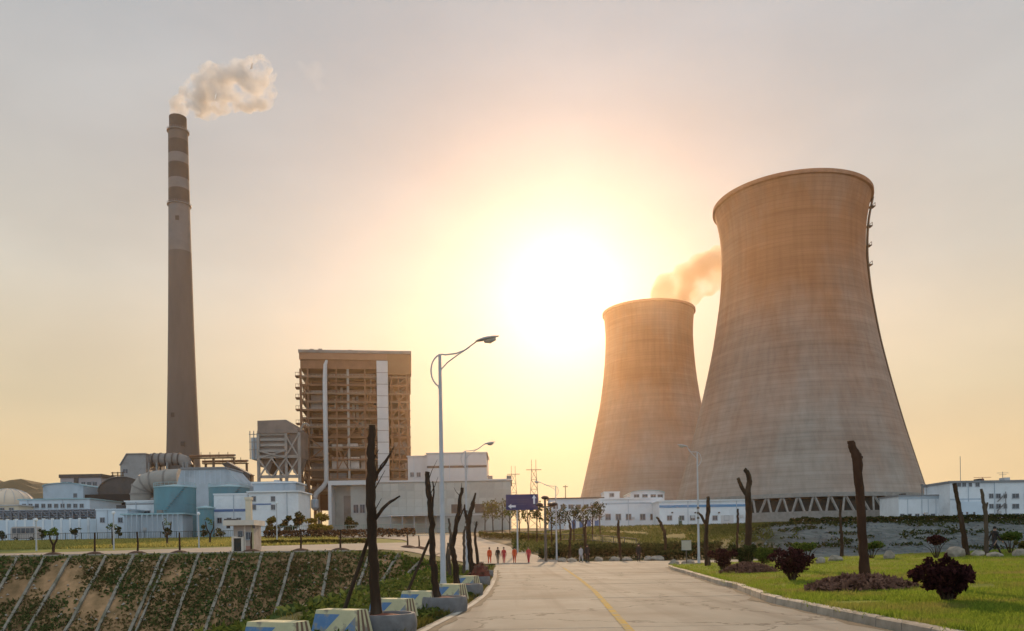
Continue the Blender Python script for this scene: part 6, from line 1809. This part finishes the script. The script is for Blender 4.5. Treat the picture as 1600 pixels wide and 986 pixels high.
# ------------------------------------------------------------------ smoke, steam, haze
def puff_volume(name, spheres, label, cat, dens, col, voxel, aniso, nscale, disp=2.0, lo=.42, hi=.62, fade=None):
    bm = bmesh.new()
    for (p, r) in spheres:
        bmesh.ops.create_icosphere(bm, subdivisions=3, radius=r, matrix=Matrix.Translation(p))
    me = bpy.data.meshes.new(name); bm.to_mesh(me); bm.free()
    o = bpy.data.objects.new(name, me); COL.objects.link(o)
    rm = o.modifiers.new('r', 'REMESH'); rm.mode = 'VOXEL'; rm.voxel_size = voxel
    dg = bpy.context.evaluated_depsgraph_get(); dg.update()
    ev = bpy.data.meshes.new_from_object(o.evaluated_get(dg))
    o.modifiers.clear(); o.data = ev; ev.name = name
    ev.calc_loop_triangles()
    n = len(ev.vertices); nrm = [v.normal.copy() for v in ev.vertices]
    for v, nn in zip(ev.vertices, nrm):
        k = mnoise.fractal(v.co * (nscale * .8), 1, 2.1, 4)
        v.co += nn * (disp * k)
    m = bpy.data.materials.new(name + '_vol'); m.use_nodes = True
    nt = m.node_tree; nt.nodes.clear(); N, L = nt.nodes.new, nt.links.new
    out = N('ShaderNodeOutputMaterial'); pv = N('ShaderNodeVolumePrincipled')
    pv.inputs['Color'].default_value = (*col, 1); pv.inputs['Anisotropy'].default_value = aniso
    tc = N('ShaderNodeTexCoord'); ns = N('ShaderNodeTexNoise'); ns.inputs['Scale'].default_value = nscale; ns.inputs['Detail'].default_value = 5
    L(tc.outputs['Object'], ns.inputs['Vector'])
    mr = N('ShaderNodeMapRange'); mr.inputs['From Min'].default_value = lo; mr.inputs['From Max'].default_value = hi
    mr.inputs['To Min'].default_value = 0.0; mr.inputs['To Max'].default_value = dens
    src = ns.outputs[0]
    if fade:                                     # the plume thins and breaks up down the wind
        sx = N('ShaderNodeSeparateXYZ'); L(tc.outputs['Object'], sx.inputs[0])
        fr = N('ShaderNodeMapRange'); fr.inputs['From Min'].default_value = fade[0]; fr.inputs['From Max'].default_value = fade[1]; fr.inputs['To Max'].default_value = fade[2]
        L(sx.outputs['X'], fr.inputs['Value'])
        sb = N('ShaderNodeMath'); sb.operation = 'SUBTRACT'; L(src, sb.inputs[0]); L(fr.outputs[0], sb.inputs[1]); src = sb.outputs[0]
    L(src, mr.inputs['Value']); L(mr.outputs[0], pv.inputs['Density'])
    L(pv.outputs[0], out.inputs['Volume'])
    ev.materials.clear(); ev.materials.append(m)
    tag(o, label, cat)
    return o
def smokes():
    Y = 416.0
    S = []
    path = [(278,180,10),(281,168,13),(287,156,16),(296,150,18),(306,142,20),(300,170,11),(318,136,24),(325,112,15),(330,122,20),(322,165,18),(340,140,28),(345,165,18),(357,128,28),(362,158,20),(375,120,26),(380,150,24),(392,115,22),(396,140,22),(402,163,14),(405,125,16),(410,150,15),(412,108,15),(418,138,13),(424,120,12),(431,146,9)]
    for (px, py, r) in path:
        p = U(px, py, Y + rnd.uniform(-5, 5)); S.append((p, r / F * Y * .95))
    puff_volume('smoke_plume', S, 'pale beige smoke billowing to the right off the tall smokestack', 'smoke', .36, (.83,.82,.81), .8, .2, .13, 3.6, .39, .57, (-172, -122, .11))
    S = []
    for (px, py, r) in [(470,105,9),(480,110,12),(492,104,11),(500,112,10),(490,122,10),(498,135,9)]:
        S.append((U(px, py, Y), r / F * Y))
    puff_volume('smoke_wisp', S, 'faint wisp of smoke drifting alone beyond the smokestack plume', 'smoke', .035, (.95,.92,.9), 1.2, .1, .09, 3, .42, .7)
    S = []; Y = 500.0
    for (px, py, r) in [(1036,478,22),(1040,466,24),(1050,452,28),(1070,436,30),(1075,458,24),(1098,424,30),(1105,445,22),(1125,412,28),(1135,432,26),(1160,410,30),(1060,480,22)]:
        S.append((U(px, py, Y + rnd.uniform(-8, 8)), r / F * Y * .95))
    puff_volume('steam_plume', S, 'tan steam drifting from the farther cooling tower behind the huge one', 'steam', .16, (.90,.74,.56), 1.5, .3, .06, 4.0, .36, .56)
smokes()

def haze():
    mb = MB(); mb.box(-1000, 1000, -90, 985, -10.5, 278)
    m = bpy.data.materials.new('haze_air'); m.use_nodes = True
    nt = m.node_tree; nt.nodes.clear(); N, L = nt.nodes.new, nt.links.new
    out = N('ShaderNodeOutputMaterial'); pv = N('ShaderNodeVolumePrincipled')
    pv.inputs['Color'].default_value = (1.0, .72, .47, 1)
    pv.inputs['Density'].default_value = HAZE_D
    pv.inputs['Anisotropy'].default_value = HAZE_G
    L(pv.outputs[0], out.inputs['Volume'])
    o = mb.build('haze', m); o['kind'] = 'stuff'; o['label'] = 'warm dusty evening air over the whole plant'
HAZE_D, HAZE_G = 0.000105, 0.82
haze()
SC.cycles.volume_bounces = 8
SC.cycles.max_bounces = 6
